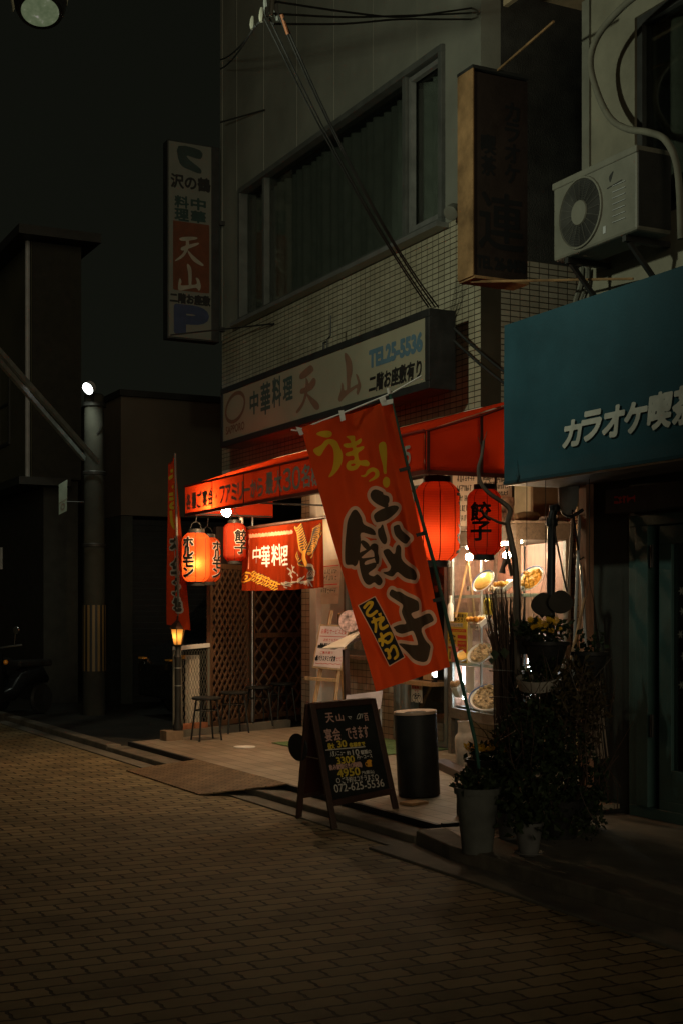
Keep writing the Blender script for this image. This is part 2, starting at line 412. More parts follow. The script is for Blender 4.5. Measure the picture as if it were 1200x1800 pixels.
# ------------------------------------------------------------------ ground, road, kerbs
def paver_material():
    m, t, out = nt('interlocking_road_pavers'); b = nd(t, 'BsdfPrincipled', Roughness=.8); b.inputs['Specular IOR Level'].default_value = .16; tc = nd(t, 'TexCoord')
    sx = nd(t, 'SeparateXYZ'); t.links.new(tc.outputs['Object'], sx.inputs[0])
    # zigzag edges: shift rows by a triangle wave along X, and columns along Y
    def zig(src, period, amp):
        mm = nd(t, 'Math', operation='PINGPONG'); mm.inputs[1].default_value = period / 2; t.links.new(src, mm.inputs[0])
        m2 = nd(t, 'Math', operation='MULTIPLY_ADD'); m2.inputs[1].default_value = amp / (period/2); m2.inputs[2].default_value = -amp/2
        t.links.new(mm.outputs[0], m2.inputs[0]); return m2.outputs[0]
    ax = nd(t, 'Math', operation='ADD'); ay = nd(t, 'Math', operation='ADD')
    t.links.new(sx.outputs['X'], ax.inputs[0]); t.links.new(zig(sx.outputs['Y'], .065, .008), ax.inputs[1])
    t.links.new(sx.outputs['Y'], ay.inputs[0]); t.links.new(zig(sx.outputs['X'], .075, .0065), ay.inputs[1])
    cb = nd(t, 'CombineXYZ'); t.links.new(ax.outputs[0], cb.inputs[0]); t.links.new(ay.outputs[0], cb.inputs[1])
    br = nd(t, 'TexBrick', Scale=1.0); br.offset = .5; br.inputs['Brick Width'].default_value = .225; br.inputs['Row Height'].default_value = .130
    br.inputs['Mortar Size'].default_value = .0105; br.inputs['Mortar Smooth'].default_value = .45
    br.inputs['Color1'].default_value = (.22, .175, .098, 1); br.inputs['Color2'].default_value = (.37, .295, .165, 1); br.inputs['Mortar'].default_value = (.035, .028, .018, 1)
    t.links.new(cb.outputs[0], br.inputs['Vector'])
    n = nd(t, 'TexNoise', Scale=.9, Detail=7, Roughness=.7); t.links.new(tc.outputs['Object'], n.inputs['Vector'])
    rr = ramp(t, [(.28, (.36, .36, .36)), (.5, (.78, .77, .75)), (.72, (1, .97, .92))]); t.links.new(n.outputs['Fac'], rr.inputs[0])
    mu = nd(t, 'Mix', data_type='RGBA', blend_type='MULTIPLY'); mu.inputs[0].default_value = 1
    t.links.new(br.outputs['Color'], mu.inputs[6]); t.links.new(rr.outputs[0], mu.inputs[7]); t.links.new(mu.outputs[2], b.inputs['Base Color'])
    n3 = nd(t, 'TexNoise', Scale=140, Detail=3); t.links.new(tc.outputs['Object'], n3.inputs['Vector'])
    h1 = nd(t, 'Math', operation='MULTIPLY_ADD'); h1.inputs[1].default_value = -1.0; t.links.new(br.outputs['Fac'], h1.inputs[0])
    h2 = nd(t, 'Math', operation='MULTIPLY'); h2.inputs[1].default_value = .18; t.links.new(n3.outputs['Fac'], h2.inputs[0]); t.links.new(h2.outputs[0], h1.inputs[2])
    bp = nd(t, 'Bump', Strength=.7, Distance=.006); t.links.new(h1.outputs[0], bp.inputs['Height']); t.links.new(bp.outputs[0], b.inputs['Normal'])
    t.links.new(b.outputs[0], out.inputs[0]); return m
M['paver'] = paver_material()
M['floortile'] = tilemat('porch_floor_tiles', .30, .15, (.33, .27, .205), (.10, .08, .06), .009, 'YX', .5, .14, .35)
M['asphalt'] = mat('asphalt', (.035, .033, .028), .85, var=.4, scale=2, bump=.5, bscale=150)
def struct(o): o['kind'] = 'structure'; return o
YJ = 7.9      # where the kerb steps out towards the street
struct(MB().quad((-60, -40, 0), (60, -40, 0), (60, 110, 0), (-60, 110, 0)).build('road', M['paver']))
g = MB().box((4.37, YJ, -.1), (4.545, 60, .012)); g.prism([(4.2, -12), (4.44, -12), (4.44, 7.3), (4.545, YJ), (4.37, YJ), (4.2, YJ)], -.1, .016)
struct(g.build('gutter', M['concrete'], bevel=.006))
k = MB().box((4.55, YJ, -.1), (4.795, 14.75, .06)); k.box((4.55, 14.76, -.1), (4.72, 60, .075))
k.prism([(4.45, -12), (4.62, -12), (4.62, 7.3), (4.795, YJ-.01), (4.55, YJ-.01), (4.45, 7.3)], -.1, .10)
struct(k.build('kerb', M['kerb'], bevel=.012))
def fz(x): return .10 + .03 * (x - 4.8)
fl = MB(); fl.add([(4.80, 8.02, 0), (12, 8.02, 0), (12, 15.6, 0), (4.80, 14.75, 0), (4.80, 8.02, .10), (12, 8.02, fz(12)), (12, 15.6, fz(12)), (4.80, 14.75, .10)],
       [(0,3,2,1),(4,5,6,7),(0,1,5,4),(1,2,6,5),(2,3,7,6),(3,0,4,7)])
struct(fl.build('porch_floor', M['floortile']))
struct(MB().box((4.63, -12, -.1), (14, 8.0, .085)).build('pavement', M['concrete']))
struct(MB().box((4.725, 14.8, -.1), (30, 70, .055)).build('parking_lot', M['asphalt']))
o = MB().box((4.775, 8.0, .055), (4.815, 14.7, .108)).box((4.815, 7.975, .09), (6.4, 8.015, .115)).build('step_edge_trim', M['black'], bevel=.004)
tag(o, 'dark edging strip along the front of the tiled porch step', 'edging strip')
# square pavers beside the flower pots
o = MB().box((4.66, 7.45, .06), (5.6, 7.95, .092)).build('paving_slab', tilemat('small_square_pavers', .30, .12, (.36, .29, .22), (.10, .08, .06), .012, 'YX', .6)); tag(o, 'small patch of ribbed paving slabs in front of the grey flower pot', 'paving slab', kind='structure')
o = MB().lathe([(.115, 0), (.115, .006), (.105, .009)], (*P(430, 1311, Z=.14).xy, fz(P(430, 1311, Z=.14).x) + .001), 40).build('floor_cover', M['white'], smooth=True)
tag(o, 'pale round cover set flat in the porch tiles', 'floor cover')

# ------------------------------------------------------------------ restaurant building
XF, YN, YL = 6.3, 9.82, 15.68          # upper facade plane, near corner, far corner
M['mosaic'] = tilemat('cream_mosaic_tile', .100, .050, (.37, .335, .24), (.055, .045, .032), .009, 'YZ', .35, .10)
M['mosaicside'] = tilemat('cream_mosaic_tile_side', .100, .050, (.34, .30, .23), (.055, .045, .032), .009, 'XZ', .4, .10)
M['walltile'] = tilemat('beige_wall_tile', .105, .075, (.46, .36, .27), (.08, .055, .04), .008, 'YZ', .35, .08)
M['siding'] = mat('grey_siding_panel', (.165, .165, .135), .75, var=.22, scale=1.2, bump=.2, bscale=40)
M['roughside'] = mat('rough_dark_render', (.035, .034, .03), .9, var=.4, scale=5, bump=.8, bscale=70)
B = thing('restaurant_building', 'narrow two storey restaurant building with tiled front and wide upstairs window', 'building', (XF, YN, 0))
MB().box((XF, YN, 3.30), (XF+.2, YL, 5.0)).build('tiled_wall', M['mosaic'], B)
up = MB().box((XF, 15.08, 5.0), (XF+.2, YL, 6.60)).box((XF, YN, 5.0), (XF+.2, 10.40, 6.60)).box((XF, YN, 6.6), (XF+.2, YL, 11))
for y in (10.9, 11.75, 12.6, 13.5, 14.4, 15.2): up.box((XF-.006, y, 6.62), (XF+.01, y+.014, 10.9))
up.build('upper_wall', M['siding'], B)
MB().box((XF-.008, YL-.02, 4.9), (XF+.02, YL+.04, 11)).build('corner_trim', M['siding'], B)
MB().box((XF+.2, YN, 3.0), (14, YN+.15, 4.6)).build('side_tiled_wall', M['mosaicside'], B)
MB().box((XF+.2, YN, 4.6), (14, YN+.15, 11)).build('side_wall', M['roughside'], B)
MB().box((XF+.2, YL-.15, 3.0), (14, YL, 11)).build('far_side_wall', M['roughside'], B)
MB().box((XF+.2, YN+.15, 10.8), (14, YL-.15, 11)).build('roof', M['concrete'], B)
MB().box((XF, YN, 3.02), (7.0, YL, 3.298)).build('lintel', M['cream'], B)
MB().box((XF, YN+.2, 2.98), (12, YL-.2, 3.018)).build('soffit', M['darkwood'], B)
# upstairs window
wd = MB()
def frame_yz(mb, x, y0, y1, z0, z1, w, d):
    mb.box((x, y0, z0), (x+d, y1, z0+w)); mb.box((x, y0, z1-w), (x+d, y1, z1)); mb.box((x, y0, z0+w), (x+d, y0+w, z1-w)); mb.box((x, y1-w, z0+w), (x+d, y1, z1-w)); return mb
frame_yz(wd, XF-.045, 10.40, 15.08, 5.0, 6.60, .06, .16); wd.box((XF-.03, 11.06, 5.06), (XF+.09, 11.13, 6.54)); wd.box((XF-.02, 14.35, 5.06), (XF+.07, 14.41, 6.54))
W = wd.build('window', mat('dark_window_frame', (.075, .078, .07), .45), B, bevel=.004)
MB().box((XF-.13, 10.34, 4.955), (XF-.002, 15.12, 4.998)).build('sill', M['alu'], W)
MB().box((XF+.06, 10.46, 5.06), (XF+.066, 11.06, 6.54)).box((XF+.05, 11.13, 5.06), (XF+.056, 14.35, 6.54)).box((XF+.06, 14.41, 5.06), (XF+.066, 15.02, 6.54)).build('pane', M['darkglass'], W)
frame_yz(MB(), XF+.0, 10.47, 11.05, 5.08, 6.52, .045, .05).build('sash', mat('grey_sash', (.14, .14, .13), .45), W)
cv = MB(); rg = random.Random(3); y = 10.5; prev = None
while y < 15.05:
    p = (y, .20 + .035*math.sin(y*38) + .02*math.sin(y*11.3))
    if prev: cv.quad((XF+prev[1], prev[0], 5.05), (XF+p[1], p[0], 5.05), (XF+p[1], p[0], 6.5), (XF+prev[1], prev[0], 6.5))
    prev = p; y += .012
cv.build('curtain', mat('grey_curtain', (.33, .34, .31), .8, var=.2), W, smooth=True)
MB().box((XF+.45, 10.3, 4.9), (XF+.5, 15.2, 6.7)).build('room_backing', M['black'], W)
# ground floor: wall line X = 7.2
XG = 7.2
MB().box((XG, 15.05, .1), (XG+.25, 15.30, 3.0)).build('tiled_pillar', M['walltile'], B)
MB().box((XG-.01, 14.86, .1), (XG+.2, 15.045, 3.0)).build('white_frame', M['white'], B, bevel=.004)
MB().box((XG+.06, 14.2, .1), (XG+.2, 14.855, 3.0)).build('white_panel', M['white'], B)
MB().box((XG, 12.98, .1), (XG+.2, 14.19, 1.02)).build('low_tiled_wall', M['walltile'], B)
MB().box((XG-.12, 12.98, 1.022), (XG+.2, 14.19, 1.065)).build('counter_ledge', M['greywood'], B, bevel=.005)
sw = frame_yz(MB(), XG+.02, 12.98, 14.19, 1.07, 2.95, .05, .08).box((XG+.02, 12.98+.05, 2.2), (XG+.1, 14.14, 2.25)).build('counter_window', M['alu'], B)
MB().box((XG+.05, 13.03, 1.12), (XG+.056, 14.14, 2.9)).build('pane', M['glass'], sw)
cv = MB(); prev = None; y = 13.03
while y < 14.14:
    p = (y, .13 + .02*math.sin(y*60))
    if prev: cv.quad((XG+prev[1], prev[0], 1.1), (XG+p[1], p[0], 1.1), (XG+p[1], p[0], 2.3), (XG+prev[1], prev[0], 2.3))
    prev = p; y += .01
cv.build('lace_curtain', M['paper'], sw, smooth=True)
# door
D = frame_yz(MB(), XG+.0, 11.85, 12.97, .18, 2.95, .06, .14).box((XG, 12.60, .24), (XG+.1, 12.66, 2.89)).box((XG, 12.78, .24), (XG+.1, 12.82, 2.89)).box((XG, 11.91, 2.15), (XG+.12, 12.60, 2.22)).build('door', M['alu'], B)
MB().box((XG+.03, 12.66, .24), (XG+.06, 12.78, 2.89)).box((XG+.03, 12.82, .24), (XG+.06, 12.91, 2.89)).build('side_panel', M['grey'], D)
MB().box((XG+.04, 11.91, .3), (XG+.046, 12.6, 2.89)).build('pane', M['glass'], D)
MB().box((XG-.01, 11.92, .24), (XG+.03, 12.59, .42)).build('kick_board', M['case'], D)
MB().box((XG-.14, 11.93, .80), (XG+.03, 12.55, .84)).build('ledge', M['wood'], D)
# upper transom and inside of the shop
MB().box((XG, 9.97, 2.35), (XG+.1, 11.84, 2.42)).box((XG, 10.9, 2.42), (XG+.08, 10.96, 2.98)).build('transom_bar', M['greywood'], B)
M['room'] = mat('warm_interior_plaster', (.62, .52, .38), .8, var=.15)
MB().box((10.2, 10.0, .2), (10.3, 15.3, 2.97)).build('back_wall', M['room'], B)
MB().box((XG+.25, 15.31, .2), (10.2, 15.4, 2.97)).build('partition_wall', M['darkwood'], B)
MB().box((8.05, 10.02, .2), (8.1, 11.9, 2.97)).build('inner_wall', M['room'], B)
MB().box((XG+.12, YN+.02, .1), (14, YN+.16, 2.99)).build('ground_side_wall', tilemat('ochre_square_tile', .052, .052, (.50, .36, .19), (.09, .06, .04), .006, 'XZ', .35, .08), B)
tr = MB().box((XF+.3, 11.3, 2.90), (XF+.36, 12.6, 2.94)).build('ceiling_tube', emis('tube_light', (1, .74, .48), 13), B)

# ------------------------------------------------------------------ red awning
AX, AY0, AY1 = 5.25, 8.97, 14.15
A = thing('red_awning', 'red cloth awning with grey lettering over the restaurant entrance', 'awning', (AX, AY0, 2.6))
def cloth_grid(a, b, c, d, nu, nv, amp=0, seed=0):
    """gently puckered cloth between four corners (a-b top, d-c bottom)"""
    a, b, c, d = map(Vector, (a, b, c, d)); n = (b - a).cross(d - a).normalized(); mb = MB(); vs = []
    for j in range(nv + 1):
        for i in range(nu + 1):
            u, v = i/nu, j/nv; p = a.lerp(b, u).lerp(d.lerp(c, u), v)
            q = math.sin(u*nu*.9 + seed)*.5 + math.sin(u*7.1 + v*3 + seed*2)*.5
            vs.append(p + n * amp * q * math.sin(math.pi*min(max(v, .03), .97)))
    fs = [(j*(nu+1)+i, j*(nu+1)+i+1, (j+1)*(nu+1)+i+1, (j+1)*(nu+1)+i) for j in range(nv) for i in range(nu)]
    return mb.add(vs, fs)
ZB, ZT = 2.625, 2.93
cloth_grid((AX, AY1, ZT), (AX, AY0, ZT), (AX, AY0, ZB), (AX, AY1, ZB), 60, 5, .006).build('valance', M['red_cloth'], A, smooth=True)
cloth_grid((XF-.01, AY1, 3.29), (XF-.01, AY0, 3.29), (AX, AY0, ZT+.003), (AX, AY1, ZT+.003), 50, 6, .015, 1).build('canopy', M['red_cloth'], A, smooth=True)
cloth_grid((AX+.01, AY0, ZT), (XF, AY0, 3.28), (XF, AY0, ZB), (AX+.01, AY0, ZB), 14, 5, .008, 2).build('near_side_panel', M['red_cloth'], A, smooth=True)
MB().add([(AX+.01, AY1, ZT), (XF, AY1, 3.28), (XF, AY1, ZB), (AX+.01, AY1, ZB)], [(0,1,2,3)]).build('far_side_panel', M['red_cloth'], A)
fr = MB()
for z in (ZB, ZT): fr.tube([(AX+.03, AY0+.03, z), (AX+.03, AY1-.03, z)], .013, 6)
for y in (AY0+.03, 10.6, 12.4, AY1-.03):
    fr.tube([(AX+.03, y, ZB), (AX+.03, y, ZT), (XF-.03, y, 3.25)], .012, 6); fr.tube([(AX+.03, y, ZB+.01), (XF-.03, y, ZB+.01)], .010, 6)
fr.tube([(5.76, AY0+.03, ZB), (5.76, AY0+.03, 3.08)], .012, 6); fr.build('frame', M['dark'], A)
MB().box((AX-.006, AY0, ZB-.02), (AX+.012, AY1, ZB+.012)).box((AX, AY0-.006, ZB-.02), (XF, AY0+.01, ZB+.012)).build('hem', mat('dark_red_hem', (.10, .018, .010), .8), A)
for y in (9.85, 10.72, 11.6, 12.47, 13.32): MB().box((AX-.011, y, ZB), (AX-.006, y+.014, ZT)).build('seam', mat('dark_red_seam', (.09, .012, .006), .8), A)
MB().tube([(AX-.004, AY1, ZT+.004), (AX-.004, AY0, ZT+.004)], .012, 6).build('top_piping', mat('dark_red_piping', (.16, .015, .008), .7), A)
MB().tube([(AX+.02, AY0-.004, ZT+.004), (5.76, AY0-.004, 3.08), (XF-.02, AY0-.004, 3.27)], .010, 6).build('side_piping', mat('dark_red_side_piping', (.12, .012, .006), .7), A)
for x in (AX+.03, 5.76): MB().box((x-.012, AY0-.010, ZB), (x+.012, AY0-.004, ZT + (x-AX)*.32)).build('frame_shadow_strip', mat('frame_shadow_red', (.05, .010, .006), .8), A)  # dark strips painted as the frame tubes' shadows on the cloth
F = Face((AX-.008, AY1, ZT), (AX-.008, AY0, ZT), (AX-.008, AY1, ZB))
def rowtext(F, s, pa, pb, h0, h1):
    """characters of s spaced along the face between two photo columns, heights as fractions of the face"""
    a, b = F.xy(pa, 860)[0], F.xy(pb, 840)[0]; n = len(s); st = (b - a) / n; out = []
    for i, ch in enumerate(s):
        x = a + i*st
        if ch == '・': out.append(disc(x+st/2, F.H*(h0+h1)/2, st*.09, st*.09))
        elif ch == 'ー': out.append(stroke([(x+st*.08, F.H*(h0+h1)/2), (x+st*.92, F.H*(h0+h1)/2)], st*.045))
        else: out.append(text(ch, x+st*.08, F.H*h0, x+st*.92, F.H*h1))
    return out
for sh in (rowtext(F, '各種ご宴会・ファミリーから', 328, 464, .28, .84), rowtext(F, '最大３０名様まで', 467, 600, .18, .84), rowtext(F, '３５', 698, 722, .30, .75)): ink('lettering', sh, .009, F.at, M['greyprint'], A, grow=.006, lift=.004)

# ------------------------------------------------------------------ main sign board
SX, SY0, SY1, SZ0, SZ1 = 5.86, 9.93, 14.62, 3.44, 4.12
S = thing('shop_sign', 'long pale signboard with red brush lettering and a phone number above the awning', 'sign', (SX, SY0, SZ0))
bx = MB().box((SX+.012, SY0, SZ0), (6.12, SY1, SZ1)); frame_yz(bx, SX-.006, SY0, SY1, SZ0, SZ1, .07, .03)
bx.build('sign_box', M['black'], S, bevel=.006)
for y in (10.6, 12.3, 13.9): MB().box((6.121, y, 3.9), (XF-.001, y+.05, 3.94)).box((6.121, y, 3.55), (XF-.001, y+.05, 3.59)).build('bracket', M['dark'], S)
MB().box((SX+.002, SY0+.07, SZ0+.07), (SX+.011, SY1-.07, SZ1-.07)).build('face_panel', mat('aged_sign_acrylic', (.24, .22, .155), .4, var=.12, scale=1.5, bump=.05), S)
F = Face((SX+.002, SY1-.07, SZ1-.07), (SX+.002, SY0+.07, SZ1-.07), (SX+.002, SY1-.07, SZ0+.07))
def px(F, pts, sc, ox, oy): return F.pp(pts, sc, ox, oy)
q = lambda pts: px(F, pts, 6, 380, 640)
q2 = lambda pts: px(F, pts, 5, 560, 540)
ten = [poly(q(p)) for p in ([(880,130),(900,90),(980,20),(1010,15),(1030,50),(1020,80),(940,145),(890,160)],
    [(885,295),(900,260),(960,235),(1020,150),(1050,160),(1050,210),(1010,270),(950,300),(900,315)],
    [(950,140),(978,200),(964,310),(924,430),(870,510),(845,515),(850,490),(910,400),(938,290),(946,190)],
    [(955,310),(1000,340),(1070,400),(1090,440),(1085,475),(1050,480),(1010,430),(975,370)])]
yama = [poly(q2(p)) for p in ([(230,400),(260,420),(290,480),(295,560),(280,640),(275,735),(250,745),(245,640),(240,520),(228,440)],
    [(205,660),(220,690),(225,730),(260,720),(330,680),(345,670),(325,590),(345,600),(365,660),(370,700),(345,770),(330,750),(335,710),(280,745),(230,790),(195,830),(175,820),(175,795),(195,730)])]
for sh in (ten, yama): ink('red_lettering', sh, .012, F.at, M['brownink'], S, lift=.002)
e = [F.xy(380 + (205 + 90*math.cos(a) * .95 + 20*math.cos(a+.9))/6, 640 + (455 + 150*math.sin(a) - 35*math.cos(a))/6) for a in np.linspace(0, 2*math.pi, 25)]
ink('emblem', [stroke(e, .022, 1)], .01, F.at, M['brownink'], S, lift=.003)
def quadtext(F, s, tl, br, **k): x0, y0 = F.xy(*tl); x1, y1 = F.xy(*br); return text(s, x0, y0, x1, y1, **k)
gr = [quadtext(F, '中', (440, 691), (454.5, 725)), quadtext(F, '華', (459, 676), (475.5, 725)), quadtext(F, '料', (479.5, 666), (494.5, 712)), quadtext(F, '理', (498.5, 667), (514.5, 700))]
ink('green_lettering', gr, .008, F.at, M['greenink'], S, grow=.008, lift=.002)
ink('blue_lettering', [quadtext(F, 'TEL25-5536', (649, 618), (741, 615))], .008, F.at, M['blueink'], S, grow=.012, lift=.002)
x0, y0 = F.xy(648, 661); x1, y1 = F.xy(740, 657)
ink('black_lettering', [text('二階お座敷有り', x0, y0, x1, y0 + .155, shear=.1)], .007, F.at, M['ink'], S, grow=.006, lift=.002)
x0, y0 = F.xy(398, 751); x1, y1 = F.xy(430, 757)
ink('small_lettering', [text('SAPPORO', x0, y0, x1, y0 + .085)], .007, F.at, M['brownink'], S, grow=.004, lift=.002)
# small stay of wire standing on the sign box
o = MB().tube([(5.95, 12.05, SZ1), (5.95, 12.05, SZ1+.12), (5.95, 11.98, SZ1+.14), (5.95, 11.97, SZ1+.34)], .008, 6).tube([(5.95, 12.13, SZ1), (5.95, 12.13, SZ1+.1), (5.95, 12.05, SZ1+.1)], .012, 6).build('sign_stay', M['dark'])
tag(o, 'thin bent metal stay standing on top of the long signboard', 'stay')

# ------------------------------------------------------------------ tall projecting sign on the far corner
T = thing('projecting_sign', 'tall narrow white sign with a red panel and blue letter, on the far corner', 'sign', (5.54, 15.5, 4.86))
MB().box((5.535, 15.52, 4.84), (6.2, 15.68, 7.22)).build('sign_box', M['black'], T, bevel=.006)
MB().box((5.545, 15.505, 4.86), (6.09, 15.519, 7.20)).build('face_panel', mat('white_sign_acrylic', (.10, .10, .082), .75, var=.12, scale=2), T)
for z in (5.0, 6.3): MB().box((6.2, 15.58, z), (XF+.15, 15.62, z+.05)).build('bracket', M['dark'], T)
F = Face((5.545, 15.504, 7.20), (6.09, 15.504, 7.20), (5.545, 15.504, 4.86)); f = F.fr
ink('red_panel', [rect(*f(.10, .405, .95, .76))], .02, F.at, mat('red_sign_panel', (.08, .026, .012), .8), T, lift=.001)
k_ = lambda pts: px(F, pts, 4.283, 260, 220)
ink('pale_lettering', [poly(k_(p)) for p in ([(240,850),(300,840),(370,845),(365,860),(300,870),(250,870)], [(250,925),(290,905),(380,885),(380,900),(320,925),(260,945)],
    [(290,860),(310,870),(305,930),(270,990),(210,1025),(205,1018),(260,970),(285,920)], [(305,945),(340,980),(415,1045),(420,1060),(395,1055),(340,1020),(305,965)],
    [(295,1050),(310,1050),(330,1090),(328,1200),(310,1205),(305,1120)], [(240,1150),(255,1180),(250,1205),(310,1205),(370,1195),(360,1150),(385,1160),(400,1215),(385,1250),(365,1225),(300,1235),(240,1245),(228,1220)])], .012, F.at, mat('dim_cream_print', (.19, .17, .13), .8, bump=0), T, lift=.003)
ink('blue_lettering', [text('P', *f(.18, .845, .88, .97))], .01, F.at, mat('blue_sign_print', (.026, .034, .065), .8), T, grow=.035, lift=.002)
for sh in (text('二階お座敷', *f(.03, .775, .97, .825)), text('沢の鶴', *f(.05, .165, .97, .235))): ink('black_lettering', [sh], .008, F.at, M['ink'], T, grow=.006, lift=.002)
ink('green_lettering', column('料理', *f(.14, .275, .46, .40)) + column('中華', *f(.52, .275, .86, .40)), .008, F.at, mat('deep_green_print', (.016, .03, .026), .8, bump=0), T, grow=.006, lift=.002)
ink('crest', [poly([F.fr(a, b, 0, 0)[:2] for a, b in ((.22, .02), (.74, .025), (.74, .07), (.42, .062), (.5, .085), (.74, .12), (.74, .145), (.5, .135), (.26, .11))])], .012, F.at, mat('dark_green_crest', (.02, .03, .027), .8), T, lift=.002)

# ------------------------------------------------------------------ tall leaning banner in front of the shop
class Banner:
    def __init__(s, px4, z4, W, H, wave):
        s.p = [np.array(p, float) for p in px4]; s.w = [P(*p, z=z) for p, z in zip(px4, z4)]; s.W, s.H, s.wave = W, H, wave
        n = (s.w[1] - s.w[0]).cross(s.w[3] - s.w[0]).normalized(); s.n = n if n.dot(O - s.w[0]) > 0 else -n
    def uv(s, x, y):
        u = v = .5
        for _ in range(12):
            a, b, c, d = s.p; f = a*(1-u)*(1-v) + b*u*(1-v) + c*u*v + d*(1-u)*v - (x, y)
            fu = (b-a)*(1-v) + (c-d)*v; fv = (d-a)*(1-u) + (c-b)*u; D = fu[0]*fv[1] - fu[1]*fv[0]
            u -= (f[0]*fv[1] - f[1]*fv[0]) / D; v -= (fu[0]*f[1] - fu[1]*f[0]) / D
        return u * s.W, v * s.H
    def pp(s, pts, sc=1, ox=0, oy=0): return [s.uv(ox + x/sc, oy + y/sc) for x, y in pts]
    def at(s, x, y, h=0):
        u, v = x / s.W, y / s.H; a, b, c, d = s.w
        return a.lerp(b, u).lerp(d.lerp(c, u), v) + s.n * (h + s.wave(u, v))
    def sheet(s, nu, nv):
        vs = [s.at(i/nu*s.W, j/nv*s.H) for j in range(nv+1) for i in range(nu+1)]
        return MB().add(vs, [(j*(nu+1)+i, j*(nu+1)+i+1, (j+1)*(nu+1)+i+1, (j+1)*(nu+1)+i) for j in range(nv) for i in range(nu)])
def bw(u, v):
    return (.016*math.sin(u*8 + v*3.5) + .010*math.sin(u*17 - v*4 + 1) + .006*math.sin(u*31 + v*9) + .024*math.exp(-((u-.90+.03*v)/.05)**2) - .02*math.exp(-((u-.80+.05*v)/.06)**2)*(.4+.6*v)
            - .03*math.exp(-((u-.13-.22*(v-.86)/.2)/.05)**2) * math.exp(-((v-.88)/.08)**2) + .007*math.sin(v*19+u*6) - .012*math.exp(-((u-.5-.3*(v-.4))/.03)**2)*math.exp(-((v-.75)/.2)**2))
N = thing('advertising_banner', 'large orange red hanging banner with black brush lettering on a leaning green pole', 'banner', tuple(P(852, 1390, z=9.15)))
bn = Banner([(530, 752), (688, 704), (790, 1172), (660, 1216)], (9.15, 9.0, 9.0, 9.1), .62, 1.83, bw)
c6 = lambda *L: poly(*[bn.pp(l, 6, 600, 840) for l in L]); c66 = lambda *L: poly(*[bn.pp(l, 6.6667, 620, 1000) for l in L]); c54 = lambda *L: poly(*[bn.pp(l, 5.4545, 500, 680) for l in L])
gyo = [c6(l) for l in ([(305,170),(330,130),(370,122),(430,150),(440,175),(495,195),(505,240),(490,275),(495,290),(470,315),(430,305),(370,275),(330,240),(310,210)],
  [(340,395),(400,340),(470,310),(560,290),(608,310),(590,350),(540,400),(470,445),(390,468),(360,460)],
  [(130,338),(165,345),(210,420),(230,490),(330,540),(362,600),(300,600),(200,580),(198,680),(185,800),(172,890),(160,920),(140,935),(115,920),(60,920),(42,880),(45,760),(58,560),(68,450),(100,370)],
  [(432,488),(455,560),(480,640),(475,690),(450,700),(420,670),(388,610),(385,545),(410,525)],
  [(552,540),(555,510),(610,495),(640,555),(735,630),(720,665),(685,695),(640,680),(580,620),(560,580)],
  [(200,665),(225,660),(270,690),(288,730),(265,760),(225,730),(205,700)],
  [(290,725),(310,700),(350,692),(388,715),(385,790),(398,850),(385,910),(360,900),(340,850),(335,790),(310,760),(290,765),(215,830),(190,850),(180,830),(188,790),(250,760)],
  [(180,840),(220,850),(330,835),(335,850),(250,880),(245,920),(330,895),(365,905),(350,950),(280,1010),(330,1040),(370,1018),(420,1060),(430,1100),(400,1135),(370,1130),(340,1105),(300,1130),(260,1120),(220,1060),(190,950)],
  [(605,705),(630,740),(635,850),(690,920),(770,970),(800,1030),(785,1070),(760,1080),(680,1060),(620,1010),(590,995),(550,1035),(520,1040),(440,1000),(500,985),(525,940),(505,900),(460,820),(445,770),(500,750),(550,800),(570,790),(580,730)])]
shi = [c66([(430,285),(460,240),(510,265),(560,270),(640,320),(740,370),(765,400),(770,460),(760,490),(690,520),(710,570),(735,580),(830,540),(900,520),(940,580),(930,620),(800,695),(840,830),(900,900),(895,960),(870,1060),(840,1090),(790,1085),(720,1050),(660,990),(590,930),(540,875),(640,880),(740,890),(765,880),(745,800),(715,730),(680,730),(580,760),(510,740),(490,710),(470,690),(490,675),(560,650),(630,640),(600,570),(575,500),(590,430),(560,400),(500,360),(440,320)])]
um = [c54(l) for l in ([(312,455),(350,430),(420,422),(458,435),(455,470),(420,488),(370,480)],
  [(290,605),(360,560),(400,515),(450,500),(500,520),(530,580),(555,640),(550,710),(515,790),(470,850),(440,870),(430,862),(460,800),(475,700),(470,600),(440,550),(420,560),(385,610),(350,665),(310,650)],
  [(722,852),(770,840),(790,800),(840,772),(890,790),(907,830),(890,870),(820,908),(808,900),(850,865),(868,830),(845,810),(810,830),(770,865)],
  [(905,560),(940,530),(980,545),(990,640),(980,780),(980,830),(952,830),(945,760),(915,640)],
  [(975,862),(1005,880),(1012,915),(1002,950),(975,968),(948,950),(938,915),(948,880)])]
um.append(c54([(592,475),(660,465),(668,500),(672,520),(720,490),(732,510),(715,540),(680,560),(685,580),(745,565),(758,580),(735,605),(700,630),(705,680),(720,705),(780,700),(812,730),(800,760),(740,755),(720,750),(690,790),(640,805),(600,790),(590,750),(620,710),(665,700),(660,660),(610,665),(585,655),(590,635),(650,610),(645,580),(600,585),(565,565),(575,545),(635,535),(620,500)],
  [(635,745),(660,735),(680,740),(670,755),(645,760)]))
def straight(B_, pts, sc, ox, oy):
    l = B_.pp(pts, sc, ox, oy); return ('poly', np.array([[*l[i], *l[(i+1) % len(l)]] for i in range(len(l))]))
lab = [straight(bn, [(60,430),(258,322),(612,1035),(420,1145)], 6.6667, 620, 1000)]
k6 = lambda pts, r=.0085: stroke(bn.pp(pts, 6.6667, 620, 1000), r)
